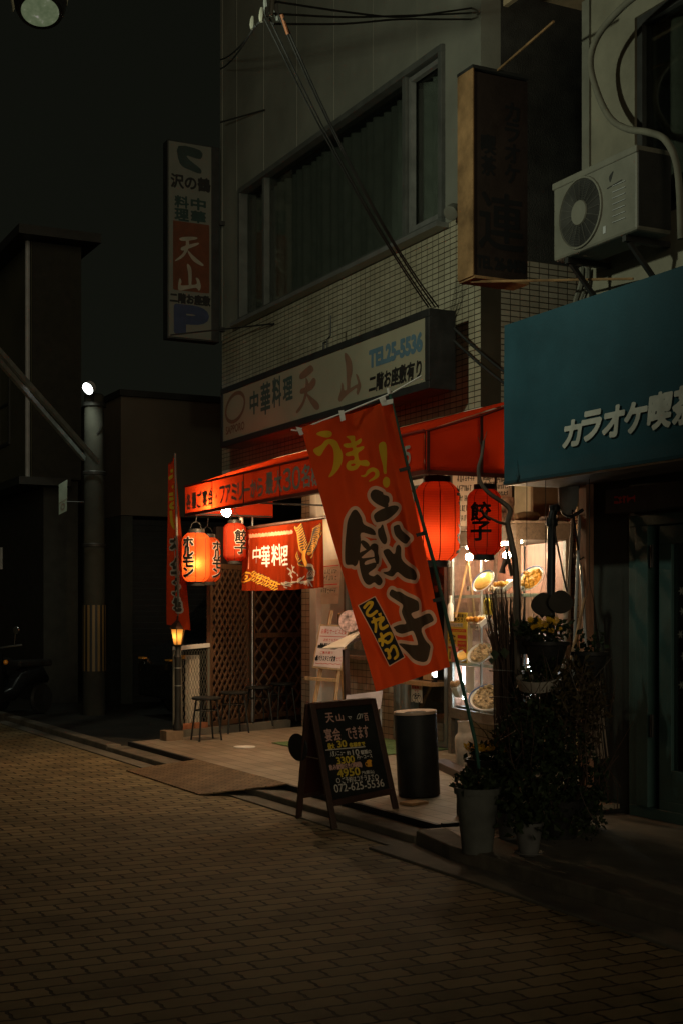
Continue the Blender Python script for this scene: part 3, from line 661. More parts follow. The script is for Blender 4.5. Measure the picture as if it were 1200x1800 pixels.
ko = [k6(p) for p in ([(135,455),(185,402),(228,398),(215,440),(168,500),(170,540),(215,548),(275,500)], [(225,625),(285,595)], [(245,580),(268,650),(262,735)], [(285,600),(335,575),(345,595),(312,640),(325,695),(345,702),(395,670)],
   [(325,765),(345,830),(340,895)], [(305,845),(330,820),(380,775),(430,758),(455,795),(435,845),(395,868),(375,850)], [(305,830),(355,850)],
   [(380,955),(402,950),(420,1010),(430,1040),(412,1045)], [(430,965),(455,915),(485,910),(510,950),(525,1010),(490,1050)])] + [k6([(300,530),(322,545)], .004), k6([(318,525),(305,548)], .004)]
big = gyo + shi; bb = (0, 0, .62, 1.83)
M['bpale'] = cloth('pale_printed_cloth', (.60, .42, .32), .5, (.75, .50, .36)); M['bink'] = cloth('dark_printed_cloth', (.05, .038, .029), .25, (.13, .095, .065)); M['byellow'] = cloth('yellow_printed_cloth', (.62, .42, .03), .5, (.75, .50, .05)); M['bnavy'] = cloth('navy_printed_cloth', (.02, .022, .026), .2, (.05, .05, .06))
for nm, shp, g_, m_, ct in (('cloth', [], 0, M['banner'], ((big, .023), (um, 0), (lab, .0015))), ('pale_outline', big, .023, M['bpale'], ((big, 0), (lab, .0015))), ('black_lettering', big, 0, M['bink'], ((lab, .0015),)),
        ('yellow_lettering', um, 0, M['byellow'], ()), ('label_border', lab, .0015, M['bpale'], ((lab, -.005),)), ('label_panel', lab, -.005, M['bnavy'], ((ko, .0015),)), ('label_lettering', ko, .0015, M['byellow'], ())):
    o = ink(nm, shp, .005, bn.at, m_, N, grow=g_, lift=0, flat=False, cut=ct, bounds=bb)
    for p_ in o.data.polygons: p_.use_smooth = True
pole = [P(852, 1440, z=9.2), P(835, 1305, z=9.15), P(762, 990, z=9.08), P(720, 838, z=9.03), P(684, 690, z=9.0)]
M['polegreen'] = mat('green_pole_paint', (.03, .10, .075), .4, var=.2)
MB().tube(pole, [.0125, .0125, .0125, .0105, .0095], 10).build('pole', M['polegreen'], N, smooth=True)
MB().tube([pole[4] - Vector((0, 0, .01)), pole[4] + (pole[4]-pole[3]).normalized()*.03], .013, 10).build('pole_cap', M['white'], N, smooth=True)
MB().tube([P(740, 661, z=8.96), P(686, 692, z=9.0), P(600, 727, z=9.07), P(521, 757, z=9.15), P(512, 756, z=9.16)], .0055, 8).build('crossbar', M['white'], N)
def tabp(a, b, c, d, z, nm, m):
    f_ = [P(*p, z=z) for p in (a, b, c, d)]; nn = (f_[1]-f_[0]).cross(f_[3]-f_[0]).normalized()*.003
    MB().add([p - nn for p in f_] + [p + nn for p in f_], [(0,1,2,3),(7,6,5,4),(0,4,5,1),(1,5,6,2),(2,6,7,3),(3,7,4,0)]).build(nm, m, N)
for q_ in (((595,722),(604,721),(607,738),(599,741)), ((665,700),(676,696),(680,712),(671,714)), ((671,705),(690,701),(690,709),(671,714)), ((520,750),(529,752),(534,763),(527,766))): tabp(*q_, 8.985, 'loop', M['white'])
for q_ in (((700,824),(720,819),(721,825),(702,830)), ((730,938),(748,933),(749,940),(732,944)), ((759,1053),(776,1049),(777,1056),(761,1059))): tabp(*q_, 8.98, 'loop', M['dark'])

# ------------------------------------------------------------------ narrow second banner, far left
L2 = thing('narrow_banner', 'red banner seen nearly edge on, on an upright pole at the left of the porch', 'banner', (5.33, 14.62, .06))
b2 = Banner([(297, 818), (309, 800), (328, 1108), (300, 1098)], (15.9, 15.55, 15.25, 15.9), .6, 1.95, lambda u, v: .05*math.sin(u*9 + v*2)*(.35+v*.6))
b2.sheet(40, 60).build('cloth', cloth('dull_red_banner_cloth', (.38, .045, .012), .42, (.6, .07, .014)), L2, smooth=True)
ink('white_outline', column('ホルモン焼', .12, .9, .5, 1.75), .009, b2.at, M['pale'], L2, grow=.028, lift=.006, flat=False)
ink('dark_lettering', column('ホルモン焼', .12, .9, .5, 1.75), .009, b2.at, M['bannerink'], L2, grow=.01, lift=.010, flat=False)
ink('yellow_lettering', column('うまい', .14, .1, .48, .8), .010, b2.at, M['yellow'], L2, grow=.01, lift=.006, flat=False)
MB().tube([P(320, 1296, z=15.5), P(316, 1120, z=15.45), P(312.5, 980, z=15.4), P(310, 880, z=15.45), P(308, 797, z=15.5)], [.017, .017, .015, .013, .012], 10).build('pole', M['acwhite'], L2, smooth=True)
MB().tube([P(308, 800, z=15.5), P(297, 820, z=15.9)], .006, 6).build('crossbar', M['acwhite'], L2)

# ------------------------------------------------------------------ door curtain (noren)
NC = thing('door_curtain', 'short red split door curtain with white lettering and a gold bird, across the entrance', 'curtain', (6.0, 13.2, 1.8))
NX = 6.0; ny0 = P(567, 912, X=NX).y; ny1 = P(427, 927, X=NX).y; nz1 = 2.49; nz0 = 1.80; NL = ny1 - ny0; NH = nz1 - nz0
def nwave(x, y):
    v = y / NH; return (.012*math.sin(x*17) + .010*math.sin(x*41 + 1.3) - .028*math.exp(-((x - NL*.44)/.03)**2)) * (.15 + v) + .02*math.sin(x*6)*v
def nat(x, y, h=0): return Vector((NX - nwave(x, y) - h, ny1 - x, nz1 - y - .018*math.sin(x*1.6)*y))
nu, nv = 150, 14
MB().add([nat(i/nu*NL, j/nv*NH) for j in range(nv+1) for i in range(nu+1)], [(j*(nu+1)+i, j*(nu+1)+i+1, (j+1)*(nu+1)+i+1, (j+1)*(nu+1)+i) for j in range(nv) for i in range(nu)]).build('cloth', M['noren'], NC, smooth=True)
MB().tube([(NX, ny1+.08, nz1+.01), (NX, ny0-.07, nz1+.01)], .018, 10).build('rod', M['darkwood'], NC, smooth=True)
MB().tube([(NX, ny1+.04, nz1-.02), (NX, ny1+.04, 2.62), (NX, ny1+.04, 2.98)], .022, 10).build('hanger_post', M['white'], NC, smooth=True)
nx = lambda pxx: (pxx - 427) / 140.0   # width fraction, slight foreshortening folded in below
def nf(a, b):      # crop position (zoom of the photo) -> curtain metres
    d = ray(410 + a/7.0588, 890 + b/7.0588); t = NX / d.x; q_ = O + d*t; return (ny1 - q_.y, nz1 - q_.z)
nq = lambda pts, r: stroke([nf(*p) for p in pts], r)
def nbox(s, a, b): p, q_ = nf(*a), nf(*b); return text(s, p[0], p[1], q_[0], q_[1])
ch = [nbox('中', (258,500), (348,700)), nbox('華', (352,490), (460,740)), nbox('料', (480,475), (585,720)), nbox('理', (590,495), (700,720))]
ink('white_lettering', ch, .006, nat, M['white'], NC, grow=.002, lift=.004, flat=False)
fret = [nq([(185,375),(735,320)], .016), nq([(205,395),(205,770)], .007)]
for i in range(14):
    a = 190 + i*39; b = 375 - i*3.9; fret.append(nq([(a, b-22), (a, b+20)], .006)); fret.append(nq([(a+14, b-24), (a+30, b-26), (a+30, b+2)], .005))
ink('fret_border', fret, .008, nat, mat('pink_print', (.75, .25, .15), .8, bump=0), NC, lift=.003, flat=False)
gold = []; blk = []; pal = []
gold += [nq([(770,262),(800,330),(815,430),(850,540),(890,600)], .014), nq([(1085,235),(1075,320),(1040,430),(985,520),(930,580)], .020), nq([(885,575),(880,640),(900,705)], .034), nq([(905,560),(890,520),(880,475)], .016)]
for i in range(10):       # near wing
    t = i / 9; a = (775 + 85*t, 275 + 250*t); gold.append(nq([a, (a[0]+40, a[1]-12 - 20*t), (a[0]+80 - 20*t, a[1]-58)], .0075)); blk.append(nq([(a[0]+6, a[1]+12), (a[0]+44, a[1]-2), (a[0]+82 - 20*t, a[1]-44)], .004))
for i in range(15):       # far wing, three tiers of feathers
    t = i / 14; a = (1088 - 130*t, 250 + 300*t)
    gold.append(nq([a, (a[0]-38, a[1]-4), (a[0]-95 + 35*t, a[1]+34)], .0075)); blk.append(nq([(a[0]-4, a[1]+11), (a[0]-40, a[1]+8), (a[0]-92 + 35*t, a[1]+44)], .004))
    if i % 2: gold.append(nq([a, (a[0]+22, a[1]+44), (a[0]+6 - 30*t, a[1]+105)], .007)); blk.append(nq([(a[0]+12, a[1]+20), (a[0]+30, a[1]+56), (a[0]+14 - 30*t, a[1]+110)], .004))
for i in range(7): pal.append(nq([(890 + 8*i, 715), (940 + 12*i, 770 + 6*i), (915 + 8*i, 860 + 8*i), (945 - 22*i, 990 - 10*i)], .006)); blk.append(nq([(896 + 8*i, 745), (930 + 10*i, 800 + 6*i), (905 + 6*i, 900)], .003))
for i in range(5): gold.append(nq([(800 + 14*i, 560 + 26*i), (785 + 10*i, 620 + 22*i), (820 + 14*i, 690 + 12*i)], .006)); blk.append(nq([(806 + 14*i, 575 + 26*i), (795 + 10*i, 625 + 22*i), (826 + 14*i, 682 + 12*i)], .003))
for x_, y_, k_ in ((735, 725, 1), (770, 745, -1), (700, 760, 1), (745, 800, -1), (795, 835, 1), (830, 850, -1), (720, 850, 1)): pal.append(nq([(x_, y_), (x_+22*k_, y_+38), (x_+10, y_+74)], .0075))
for i in range(8): pal.append(nq([(585 + 34*i, 930 + 10*math.sin(i*2)), (640 + 30*i, 965 - 8*i), (700 + 26*i, 1000 - 20*i)], .006)); blk.append(nq([(600 + 34*i, 945), (650 + 30*i, 978 - 8*i)], .003))
gold += [nq([(108,915),(128,858),(170,822),(215,826),(235,862),(212,912),(160,940),(118,925)], .009), nq([(140,900),(165,858),(200,862),(195,895),(168,905)], .008)]
for i in range(15):       # curling tail of paired barbs
    t = i / 14; a = (245 + 285*t, 852 + 130*t); gold.append(nq([a, (a[0]+8, a[1]-30), (a[0]+34, a[1]-52 + 24*t)], .0065)); gold.append(nq([a, (a[0]-10, a[1]+26), (a[0]-34, a[1]+44)], .006))
gold.append(nq([(225,845),(330,880),(430,935),(540,990)], .006))
ink('bird_outline', gold, .007, nat, M['bannerink'], NC, grow=.005, lift=.003, flat=False)  # dark printed outline under the gold strokes
ink('bird_pale_feathers', pal, .006, nat, M['pale'], NC, lift=.0045, flat=False)
ink('gold_bird', gold, .006, nat, M['orange'], NC, lift=.006, flat=False)
ink('feather_lines', blk, .005, nat, M['bannerink'], NC, lift=.0075, flat=False)

# ------------------------------------------------------------------ paper lanterns
def lantern(label, cx, cz, r, h, mats, chars, facing, watts, hot=(0, 0, 0), outline=True, cordtop=None, size=(.62, .7), panels=8, col=(1, .62, .30)):
    """cx = (x, y), cz = height of the middle; chars sit round the angle facing (radians)"""
    t = thing('paper_lantern', label, 'lantern', (cx[0], cx[1], cz), 'red paper lanterns under the awning')
    def prof(v):     # v 0 top .. 1 bottom -> radius
        e = abs(v - .5) * 2; return r * (1 - .36 * max(0, (e - .72) / .28) ** 2.0 - .04 * e * e)
    n, m_ = 64, 40; vs = []
    def pos(a, v, lift=0):
        q_ = prof(v) * (1 - .022 * (1 - abs(math.cos(a * panels / 2)) ** .35)) + lift
        return Vector((cx[0] + q_*math.cos(a), cx[1] + q_*math.sin(a), cz + h*(.5 - v)))
    for j in range(m_ + 1):
        for i in range(n): vs.append(pos(2*math.pi*i/n, j/m_))
    MB().add(vs, [(j*n+i, j*n+(i+1) % n, (j+1)*n+(i+1) % n, (j+1)*n+i) for j in range(m_) for i in range(n)]).build('paper_body', mats, t, smooth=True)
    for s_, nm in ((1, 'top_ring'), (-1, 'bottom_ring')):
        MB().lathe([(r*.60, 0), (r*.60, s_*.045*h/.55), (r*.52, s_*.045*h/.55), (r*.52, 0)], (cx[0], cx[1], cz + s_*h*.497), 36, cap=False).build(nm, M['black'], t, smooth=True)
    rb = MB()
    for k_ in range(panels):
        a = 2*math.pi*(k_ + .5)/panels; rb.tube([pos(a, v/16, .0008) for v in range(17)], r*.022, 4, False)
    rb.build('seams', mat('dark_seam', (.16, .02, .01), .8, bump=0), t)
    W_ = 2*r*size[0]; Hh = h*size[1]
    sh_ = column(chars, -W_/2, -Hh/2, W_/2, Hh/2, .06)
    mp = lambda x, y, l: pos(facing - x / r, y / h + .5, l)      # x to the viewer's right when seen from outside
    mpf = lambda x, y, l: mp(-x, y, l)
    if outline: ink('lettering_outline', sh_, r*.035, mpf, M['pale'], t, grow=r*.075, lift=.003, flat=False)
    ink('lettering', sh_, r*.03, mpf, M['ink'], t, grow=r*.035, lift=.0055, flat=False)
    top = Vector((cx[0], cx[1], cz + h*.54))
    MB().tube([top - Vector((r*.52, 0, .02)), top + Vector((-r*.3, 0, .08)), top + Vector((0, 0, .11)), top + Vector((r*.3, 0, .08)), top + Vector((r*.52, 0, -.02))], .003, 5).tube([top + Vector((0, 0, .11)), (top.x + .01, top.y, cordtop or ZB)], .004, 5).build('cord', M['dark'], t)
    if watts:
        l = bpy.data.lights.new('lantern_bulb', 'POINT'); l.energy = watts; l.shadow_soft_size = .03; l.color = col
        lo = bpy.data.objects.new('lantern_bulb', l); COL.objects.link(lo); lo.location = hot; lo.parent = t
    return t
def tocam(x, y): return math.atan2(-y, -x)
a = P(345, 980, z=15.1); lantern('glowing orange lantern with black lettering, frontmost of the pair under the awning corner', (a.x, a.y), a.z, .157, .54, M['lantern_orange'], 'ホルモン', tocam(a.x, a.y) - .62, 3.2, (-.048, -.098, -.075), size=(.42, .80))
a = P(365, 984, z=15.5); lantern('orange lantern half hidden behind the brightest lantern', (a.x, a.y), a.z, .150, .50, M['lantern_orange'], 'ホルモン', tocam(a.x, a.y) + .85, .55, (0, 0, -.05), size=(.42, .80))
a = P(413, 953, z=15.2); lantern('unlit dull red lantern hanging beside the door curtain', (a.x, a.y), a.z, .128, .42, M['lantern'], '餃子', tocam(a.x, a.y) + .62, .06, (0, 0, 0), size=(.62, .62), cordtop=2.95)
a = P(767, 917, z=11.2); lantern('largest ribbed red lantern, glowing beside the leaning banner', (a.x, a.y), a.z, .187, .64, M['lantern'], 'ラーメン', tocam(a.x, a.y) + 1.42, 1.7, (-.03, -.05, -.14), outline=False, size=(.36, .82), col=(1, .5, .25))
a = P(850, 918, z=10.9); lantern('dim red lantern with two black characters in front of the food showcase', (a.x, a.y), a.z, .139, .52, M['lantern'], '餃子', tocam(a.x, a.y) - .22, .12, (0, 0, .05), outline=False, size=(.60, .58), col=(1, .5, .25))

# ------------------------------------------------------------------ amber box lamp behind the curtain
wl_ = Vector((7.02, 14.98, 2.56)); WLT = thing('wall_lamp', 'amber glass box lamp on the wall just above the door curtain', 'lamp', tuple(wl_))
wg = MB(); wg.box((6.93, 14.80, 2.49), (7.11, 15.14, 2.60)); wg.build('glass_box', emis('amber_lamp_glass', (1, .52, .14), 4.0), WLT)
wf = MB()
for y in (14.795, 14.965, 15.135): wf.box((6.92, y-.008, 2.48), (6.93, y+.008, 2.61))
wf.box((6.915, 14.785, 2.605), (7.15, 15.15, 2.62)).box((6.915, 14.785, 2.47), (7.15, 15.15, 2.485)).box((7.12, 14.9, 2.52), (XG-.012, 15.03, 2.57)); wf.build('frame', M['dark'], WLT)
l = bpy.data.lights.new('wall_lamp_bulb', 'POINT'); l.energy = 13; l.shadow_soft_size = .07; l.color = (1, .62, .30); lo = bpy.data.objects.new('wall_lamp_bulb', l); COL.objects.link(lo); lo.parent = WLT; lo.location = (-.18, -.15, -.02)

# ------------------------------------------------------------------ bare bulbs
M['bulb'] = emis('lit_bulb', (1, .66, .34), 1050)
MW = emis('bright_showcase_bulb', (1, .68, .38), 330)
def bulb(label, p, r, m=None, cord=None, clip=False):
    t = thing('light_bulb', label, 'bulb', tuple(p)); p = Vector(p)
    MB().ball(p, r, 20).build('globe', m or M['bulb'], t, smooth=True)
    MB().tube([p + Vector((0, 0, r*.9)), p + Vector((0, 0, r*.9 + .05))], r*.45, 12).build('socket', M['black'], t, smooth=True)
    if cord: MB().tube([p + Vector((0, 0, r*.9+.05)), Vector(cord)], .004, 5).build('cord', M['dark'], t)
    return t
p = P(398, 900, z=14.45); bulb('bare glowing round bulb under the awning near the corner lanterns', p, .05, cord=(p.x, p.y, ZB+.02))
p = P(622, 905, z=13.5); bulb('bare glowing bulb under the soffit, shining through the leaning banner', p, .030, MW, cord=(p.x, p.y, 2.98))

# ------------------------------------------------------------------ food showcase on the corner
P1, P2 = Vector((7.02, 11.54, 0)), Vector((6.73, 9.93, 0))
eA = (P1 - P2).normalized(); eB = Vector((eA.y, -eA.x, 0)); LA, LB = (P1 - P2).length, .53
def sc(a, b, z): return P2 + eA*a + eB*b + Vector((0, 0, z))      # along the long side, along the short side, height
def sbox(mb, a0, a1, b0, b1, z0, z1): return mb.obox(sc((a0+a1)/2, (b0+b1)/2, (z0+z1)/2), eA*(a1-a0)/2, eB*(b1-b0)/2, (0, 0, (z1-z0)/2))
SH = thing('food_showcase', 'glazed wooden showcase of food samples on the corner of the restaurant', 'showcase', tuple(sc(.8, .25, .13)))
fm = MB()
for a, b in ((0, 0), (LA-.07, 0), (0, LB-.05), (LA-.07, LB-.05)): sbox(fm, a, a+.07 if a else .06, b, b+.05, .14, 2.19)
sbox(fm, 0, LA, 0, LB, .52, .62); sbox(fm, 0, LA, 0, LB, 2.19, 2.33); fm.build('cabinet_frame', M['case'], SH, bevel=.004)
sbox(MB(), -.04, LA+.03, -.04, LB+.05, 2.332, 2.352).build('top_board', M['greywood'], SH)
sbox(sbox(MB(), .02, LA-.02, LB-.03, LB-.012, .622, 2.188), LA-.025, LA-.008, .055, LB-.055, .622, 2.188).build('back_panel', wood('red_brown_panel', (.26, .125, .085), axis=2), SH)
sbox(sbox(MB(), .06, LA-.07, .015, .02, .622, 2.188), .015, .02, .05, LB-.05, .622, 2.188).build('glass_pane', M['glass'], SH)
M['alu2'] = mat('bright_aluminium', (.62, .62, .60), .35, .5, var=.1)
g_ = MB(); sbox(g_, LA*.5, LA*.5+.02, .012, .03, .622, 2.188); sbox(g_, .064, .08, .012, .03, .622, 2.188); sbox(g_, LA-.09, LA-.072, .012, .03, .622, 2.188); sbox(g_, .012, .03, .32, .335, .622, 2.188); g_.build('glazing_bar', M['alu2'], SH)
for z in (1.70, 1.05): sbox(MB(), .03, LA-.08, .05, LB-.035, z, z+.014).build('shelf', glassy('shelf_glass', (.85, .92, .9), .5), SH); sbox(MB(), .03, LA-.08, .044, .0495, z-.010, z+.020).build('shelf_edge', M['white'], SH); sbox(MB(), .044, .0495, .055, LB-.035, z-.010, z+.020).build('shelf_edge', M['white'], SH)
sbox(MB(), .55, LA-.3, .30, .48, 1.345, 1.37).build('shelf', M['white'], SH)
sbox(MB(), .03, LA-.08, .05, LB-.035, .625, .64).build('bottom_cloth', M['dark'], SH)
sbox(MB(), .05, LA-.05, .20, .24, .10, .518).build('base_wall', M['walltile'], SH)
sbox(MB(), .9, .915, LB-.045, LB-.031, .64, 2.18).build('divider', M['dark'], SH)
sbox(MB(), .15, 1.4, .10, .13, 2.165, 2.186).build('strip_light', emis('warm_strip_light', (1, .78, .58), 150), SH)
MB().tube([sc(LA-.12, .12, .70), sc(LA-.12, .12, 1.02)], .012, 10).build('tube_light', emis('white_tube_light', (.9, .95, 1), 60), SH)
MB().tube([sc(.62, .44, .68), sc(.62, .44, 1.03)], .010, 10).tube([sc(.70, .44, 1.08), sc(.70, .44, 1.33)], .010, 10).build('tube_light', emis('cool_tube_light', (.85, .93, 1), 60), SH)
M['food'] = mat('orange_food', (.80, .36, .06), .35, var=.5, scale=26, bump=.8, bscale=60)
M['soup'] = mat('yellow_soup', (.75, .45, .12), .2, var=.2, scale=14, bump=.1)
M['mixed'] = mat('mixed_food', (.50, .36, .20), .4, var=.9, scale=30, bump=.9, bscale=50)
M['china'] = mat('white_china', (.78, .76, .70), .25, var=.06)
M['blueband'] = mat('blue_rim', (.08, .12, .28), .3)
def plate(label, p, r, axis, food, bowl=False, rim=True, group='food samples on the showcase shelves', oval=1.0):
    t = thing('food_sample', label, 'food sample', tuple(p), group); ax = Vector(axis).normalized()
    d = .45 if bowl else .16
    MB().lathe([(r*.42, -r*d), (r*.62, -r*d*.85), (r*.9, -r*d*.3), (r, 0), (r*.985, r*.03), (r*.88, -r*d*.25), (r*.6, -r*d*.6), (0, -r*d*.66)], p, 40, ax, False).build('plate', M['china'], t, smooth=True)
    if rim: MB().lathe([(r*.90, r*-.03), (r*.955, r*.028), (r*.975, r*.034), (r*.93, r*.012)], Vector(p), 40, ax, False).build('painted_rim', M['blueband'], t, smooth=True)
    rg = random.Random(label); mb = MB(); e1 = ax.orthogonal().normalized(); e2 = ax.cross(e1)
    mb.lathe([(r*.80, -r*.06), (r*.72, r*.05), (r*.45, r*.12), (0, r*.15)], p, 30, ax, False)
    if food is not M['soup']:
        for _ in range(26):
            a, q_ = rg.uniform(0, 6.28), r*.7*math.sqrt(rg.random()); mb.ball(Vector(p) + e1*q_*math.cos(a) + e2*q_*math.sin(a) + ax*r*.09, r*rg.uniform(.09, .17), 8)
    mb.build('food', food, t, smooth=True); return t
def inside(px_, py_, dep): return P(px_, py_, z=dep)
face = Vector((-.76, -.175, .55))
plate('round plate of yellow soup dish leaning on the upper showcase shelf, farthest left', inside(848, 1021, 12.55), .125, face, M['soup'])
plate('oval plate of orange noodles leaning at the right end of the upper showcase shelf', inside(932, 1016, 12.05), .135, (-.74, -.22, .52), M['food'])
plate('shallow bowl of noodles tilted on the middle showcase shelf', inside(842, 1148, 12.55), .125, (-.66, -.30, .66), M['mixed'], True, False)
plate('large blue edged platter of mixed food on the showcase floor', inside(857, 1226, 12.35), .185, (-.45, -.42, .78), M['mixed'])
plate('small deep bowl at the far left of the middle showcase shelf', inside(812, 1152, 13.0), .075, (-.6, -.4, .7), M['soup'], True, False)
plate('small orange dish at the right end of the middle showcase shelf', inside(905, 1102, 12.15), .085, (-.7, -.3, .6), M['food'])
plate('small white dish low on the upper shelf beside the fried food', inside(868, 1034, 12.45), .06, (-.5, -.3, .8), M['mixed'], True, False)
plate('small bowl behind the platter on the showcase floor', inside(884, 1200, 12.6), .08, (-.5, -.4, .75), M['food'], True, False)
def pack(label, p, w, h, d, m, clear=None):
    t = thing('food_sample', label, 'food sample', tuple(p), 'food samples on the showcase shelves')
    mb = MB(); rg = random.Random(label); c = Vector(p)
    MB().obox(c, eA*w/2, (eB*.6 + Vector((0,0,.45))).normalized()*d/2, Vector((-.5, -.2, .8)).normalized()*h/2).build('tray', M['china'], t, bevel=.006)
    for _ in range(34): mb.ball(c + eA*rg.uniform(-.42, .42)*w - eB*.02 + Vector((0, 0, rg.uniform(.2, .55)*h)) + eB*rg.uniform(-.45, .3)*d, rg.uniform(.014, .026), 8)
    mb.build('food', m, t, smooth=True); return t
pack('white tray of orange fried food between the two upper plates', inside(888, 1030, 12.35), .16, .05, .15, M['food'])
pack('long tray of orange fried food on the small white shelf', inside(843, 1092, 12.65), .26, .05, .14, M['food'])
pack('white packet of food standing on the middle shelf beside the bowl', inside(872, 1150, 12.3), .12, .10, .10, M['mixed'])
pack('plate of pale fried food on the middle shelf at the right', inside(925, 1105, 12.1), .16, .06, .14, M['mixed'])
pack('box of brown wooden skewers on the showcase floor at the left', inside(806, 1212, 13.0), .16, .12, .10, M['wood'])
for i, (x_, y_, dp, lb) in enumerate(((822, 1034, 12.6, 'white name card under the yellow soup plate'), (838, 1103, 12.5, 'white name card on the small white shelf'), (829, 1162, 12.75, 'white name card beside the tilted bowl'), (826, 1228, 12.55, 'white name card beside the large platter'), (918, 1035, 12.0, 'white name card under the orange noodles'), (874, 1236, 12.2, 'white name card at the right of the large platter'))):
    c = inside(x_, y_, dp); o = MB().obox(c, eA*.035, eB*.0015, Vector((0, 0, .022))).build('name_card', M['white']); tag(o, lb, 'card', 'name cards in the showcase')
    fc = Face(c - eA*-.033 - eB*.002 + Vector((0,0,.02)), c - eA*.033 - eB*.002 + Vector((0,0,.02)), c + eA*.033 - eB*.002 - Vector((0,0,.02)))
    ink('lettering', fc.scribble(.008, .012, .058, .03, .0016, 5, i), .0025, fc.at, M['ink'], o, lift=.001)
o = MB().bar(inside(800, 1085, 13.1), inside(822, 985, 13.1), .02, .012).bar(inside(822, 985, 13.1), inside(834, 1085, 13.0), .02, .012).build('wooden_easel_prop', M['wood']); tag(o, 'small wooden folding stand at the back of the showcase', 'stand')
o = MB().lathe([(.03, -.12), (.03, .03), (.012, .06), (.012, .10), (.016, .10), (.016, .125)], inside(791, 1070, 13.0), 20).build('white_bottle', M['china'], smooth=True); tag(o, 'slim white bottle at the far end of the showcase', 'bottle')
o = MB().obox(inside(826, 1195, 12.95), eA*.10, eB*.004, Vector((0, 0, .125))).build('menu_book', M['paper']); tag(o, 'white menu sheet standing behind the skewers', 'menu sheet')
c = inside(857, 1066, 12.75); o = MB().lathe([(.045, -.085), (.05, -.07), (.05, .05), (.03, .075), (.03, .09)], c, 20).build('yellow_jar', mat('yellow_jar_plastic', (.7, .45, .05), .35, var=.1), smooth=True); tag(o, 'yellow jar under the upper showcase shelf', 'jar')
c = inside(798, 1150, 13.15); o = MB().obox(c, eA*.05, eB*.02, Vector((0, 0, .075))).build('red_box', mat('red_white_box', (.55, .16, .12), .5, var=.6, scale=30), bevel=.004); tag(o, 'small red and white box at the far end of the middle shelf', 'box')
# bulbs lighting the showcase
p = inside(824, 979, 12.75); bulb('glowing round bulb inside the showcase left of the dim lantern bottom', p, .034, MW, cord=(p.x, p.y, 2.18))
p = inside(890, 976, 11.55); t = bulb('glowing clip lamp bulb in front of the showcase corner post', p, .034, MW)
MB().tube([p + Vector((-.005, 0, -.03)), p + Vector((-.03, .01, -.10)), p + Vector((-.035, .02, -.15))], [.03, .02, .03], 10).build('clip', M['black'], t, smooth=True)
MB().tube([p + Vector((0, .02, .03)), p + Vector((.02, .03, .12)), (p.x + .03, p.y + .04, 2.18)], .005, 5).build('cord', M['dark'], t)
p = P(853, 930, z=11.4); bulb('bare glowing bulb hidden behind the dim lantern with two characters', p, .026, MW, cord=(p.x, p.y, ZB+.02))
# yellow poster on the long glass
PT = thing('yellow_poster', 'narrow yellow poster with red bands and small writing on the showcase glass', 'poster', tuple(sc(LA-.3, -.01, 1.3)))
pz0 = P1 - eB*.012
def onlong(px_, py_): d = ray(px_, py_); o_ = P2 - eB*.012; t_ = (o_ - O).dot(eB) / d.dot(eB); return O + d*t_
tl, tr, bl = onlong(786, 1076), onlong(820, 1077), onlong(786, 1162); br = tr + bl - tl
MB().add([tl, tr, br, bl, tl + eB*.003, tr + eB*.003, br + eB*.003, bl + eB*.003], [(0,1,2,3),(7,6,5,4),(0,4,5,1),(1,5,6,2),(2,6,7,3),(3,7,4,0)]).build('sheet', mat('yellow_poster_paper', (.68, .50, .06), .6, var=.15), PT)
F = Face(tl, tr, bl); f = F.fr
ink('red_bands', [rect(*f(.04, .33, .96, .39)), rect(*f(.52, .45, .97, .52)), rect(*f(.52, .56, .97, .80)), rect(*f(.03, .70, .40, .74))], .006, F.at, M['redink'], PT, lift=.001)
ink('white_bands', [rect(*f(.05, .21, .80, .29)), rect(*f(.05, .64, .45, .69))], .006, F.at, M['paper'], PT, lift=.0012)
ink('green_lettering', [text('おいしい料理', *f(.07, .22, .78, .28))], .003, F.at, mat('green_ink', (.03, .25, .16), .7), PT, lift=.002)
ink('black_lettering', [text('元気の中華料理で', *f(.06, .03, .94, .10)), text('頑張ろう！', *f(.12, .115, .90, .185)), text('天山', *f(.5, .86, .95, .97))] + F.scribble(*f(.06, .46, .42, .50), .0028, 6, 1) + F.scribble(*f(.06, .55, .42, .59), .0028, 6, 2) + F.scribble(*f(.06, .80, .44, .96), .004, 4, 5), .003, F.at, M['ink'], PT, grow=.001, lift=.002)
ink('yellow_lettering', F.scribble(*f(.56, .59, .94, .63), .0025, 8, 3) + F.scribble(*f(.56, .68, .94, .73), .0025, 8, 4) + F.scribble(*f(.08, .345, .90, .38), .0025, 12, 6), .003, F.at, M['yellow'], PT, lift=.003)
# paper sheets hung above the showcase
for i, (a_, b_, c_, d_, lb, n_) in enumerate(((795, 832, 838, 924, 'hanging sheet of handwriting left of the dim lantern, partly behind the big lantern', 5), (842, 826, 873, 870, 'hanging sheet of handwriting above the dim lantern', 4), (868, 828, 899, 876, 'hanging sheet of handwriting under the teal awning corner', 4))):
    tl, tr, bl = P(a_, b_, Y=10.35), P(c_, b_ - 2, Y=10.35), P(a_, d_, Y=10.35)
    o = MB().box((tl.x, 10.352, bl.z), (tr.x, 10.356, tl.z)).build('paper_sheet', M['paper']); tag(o, lb, 'paper sheet', 'handwritten sheets above the showcase')
    F = Face(tl, tr, bl); rgx = random.Random(i); sh_ = []
    for k_ in range(n_): sh_ += F.scribble(*F.fr(.08 + .1*rgx.random(), .05 + k_*.95/n_, .7 + .25*rgx.random(), .05 + (k_+.62)*.95/n_), .0035, 7, i*9 + k_)
    ink('handwriting', sh_, .0045, F.at, M['greyprint'], o, lift=.002)
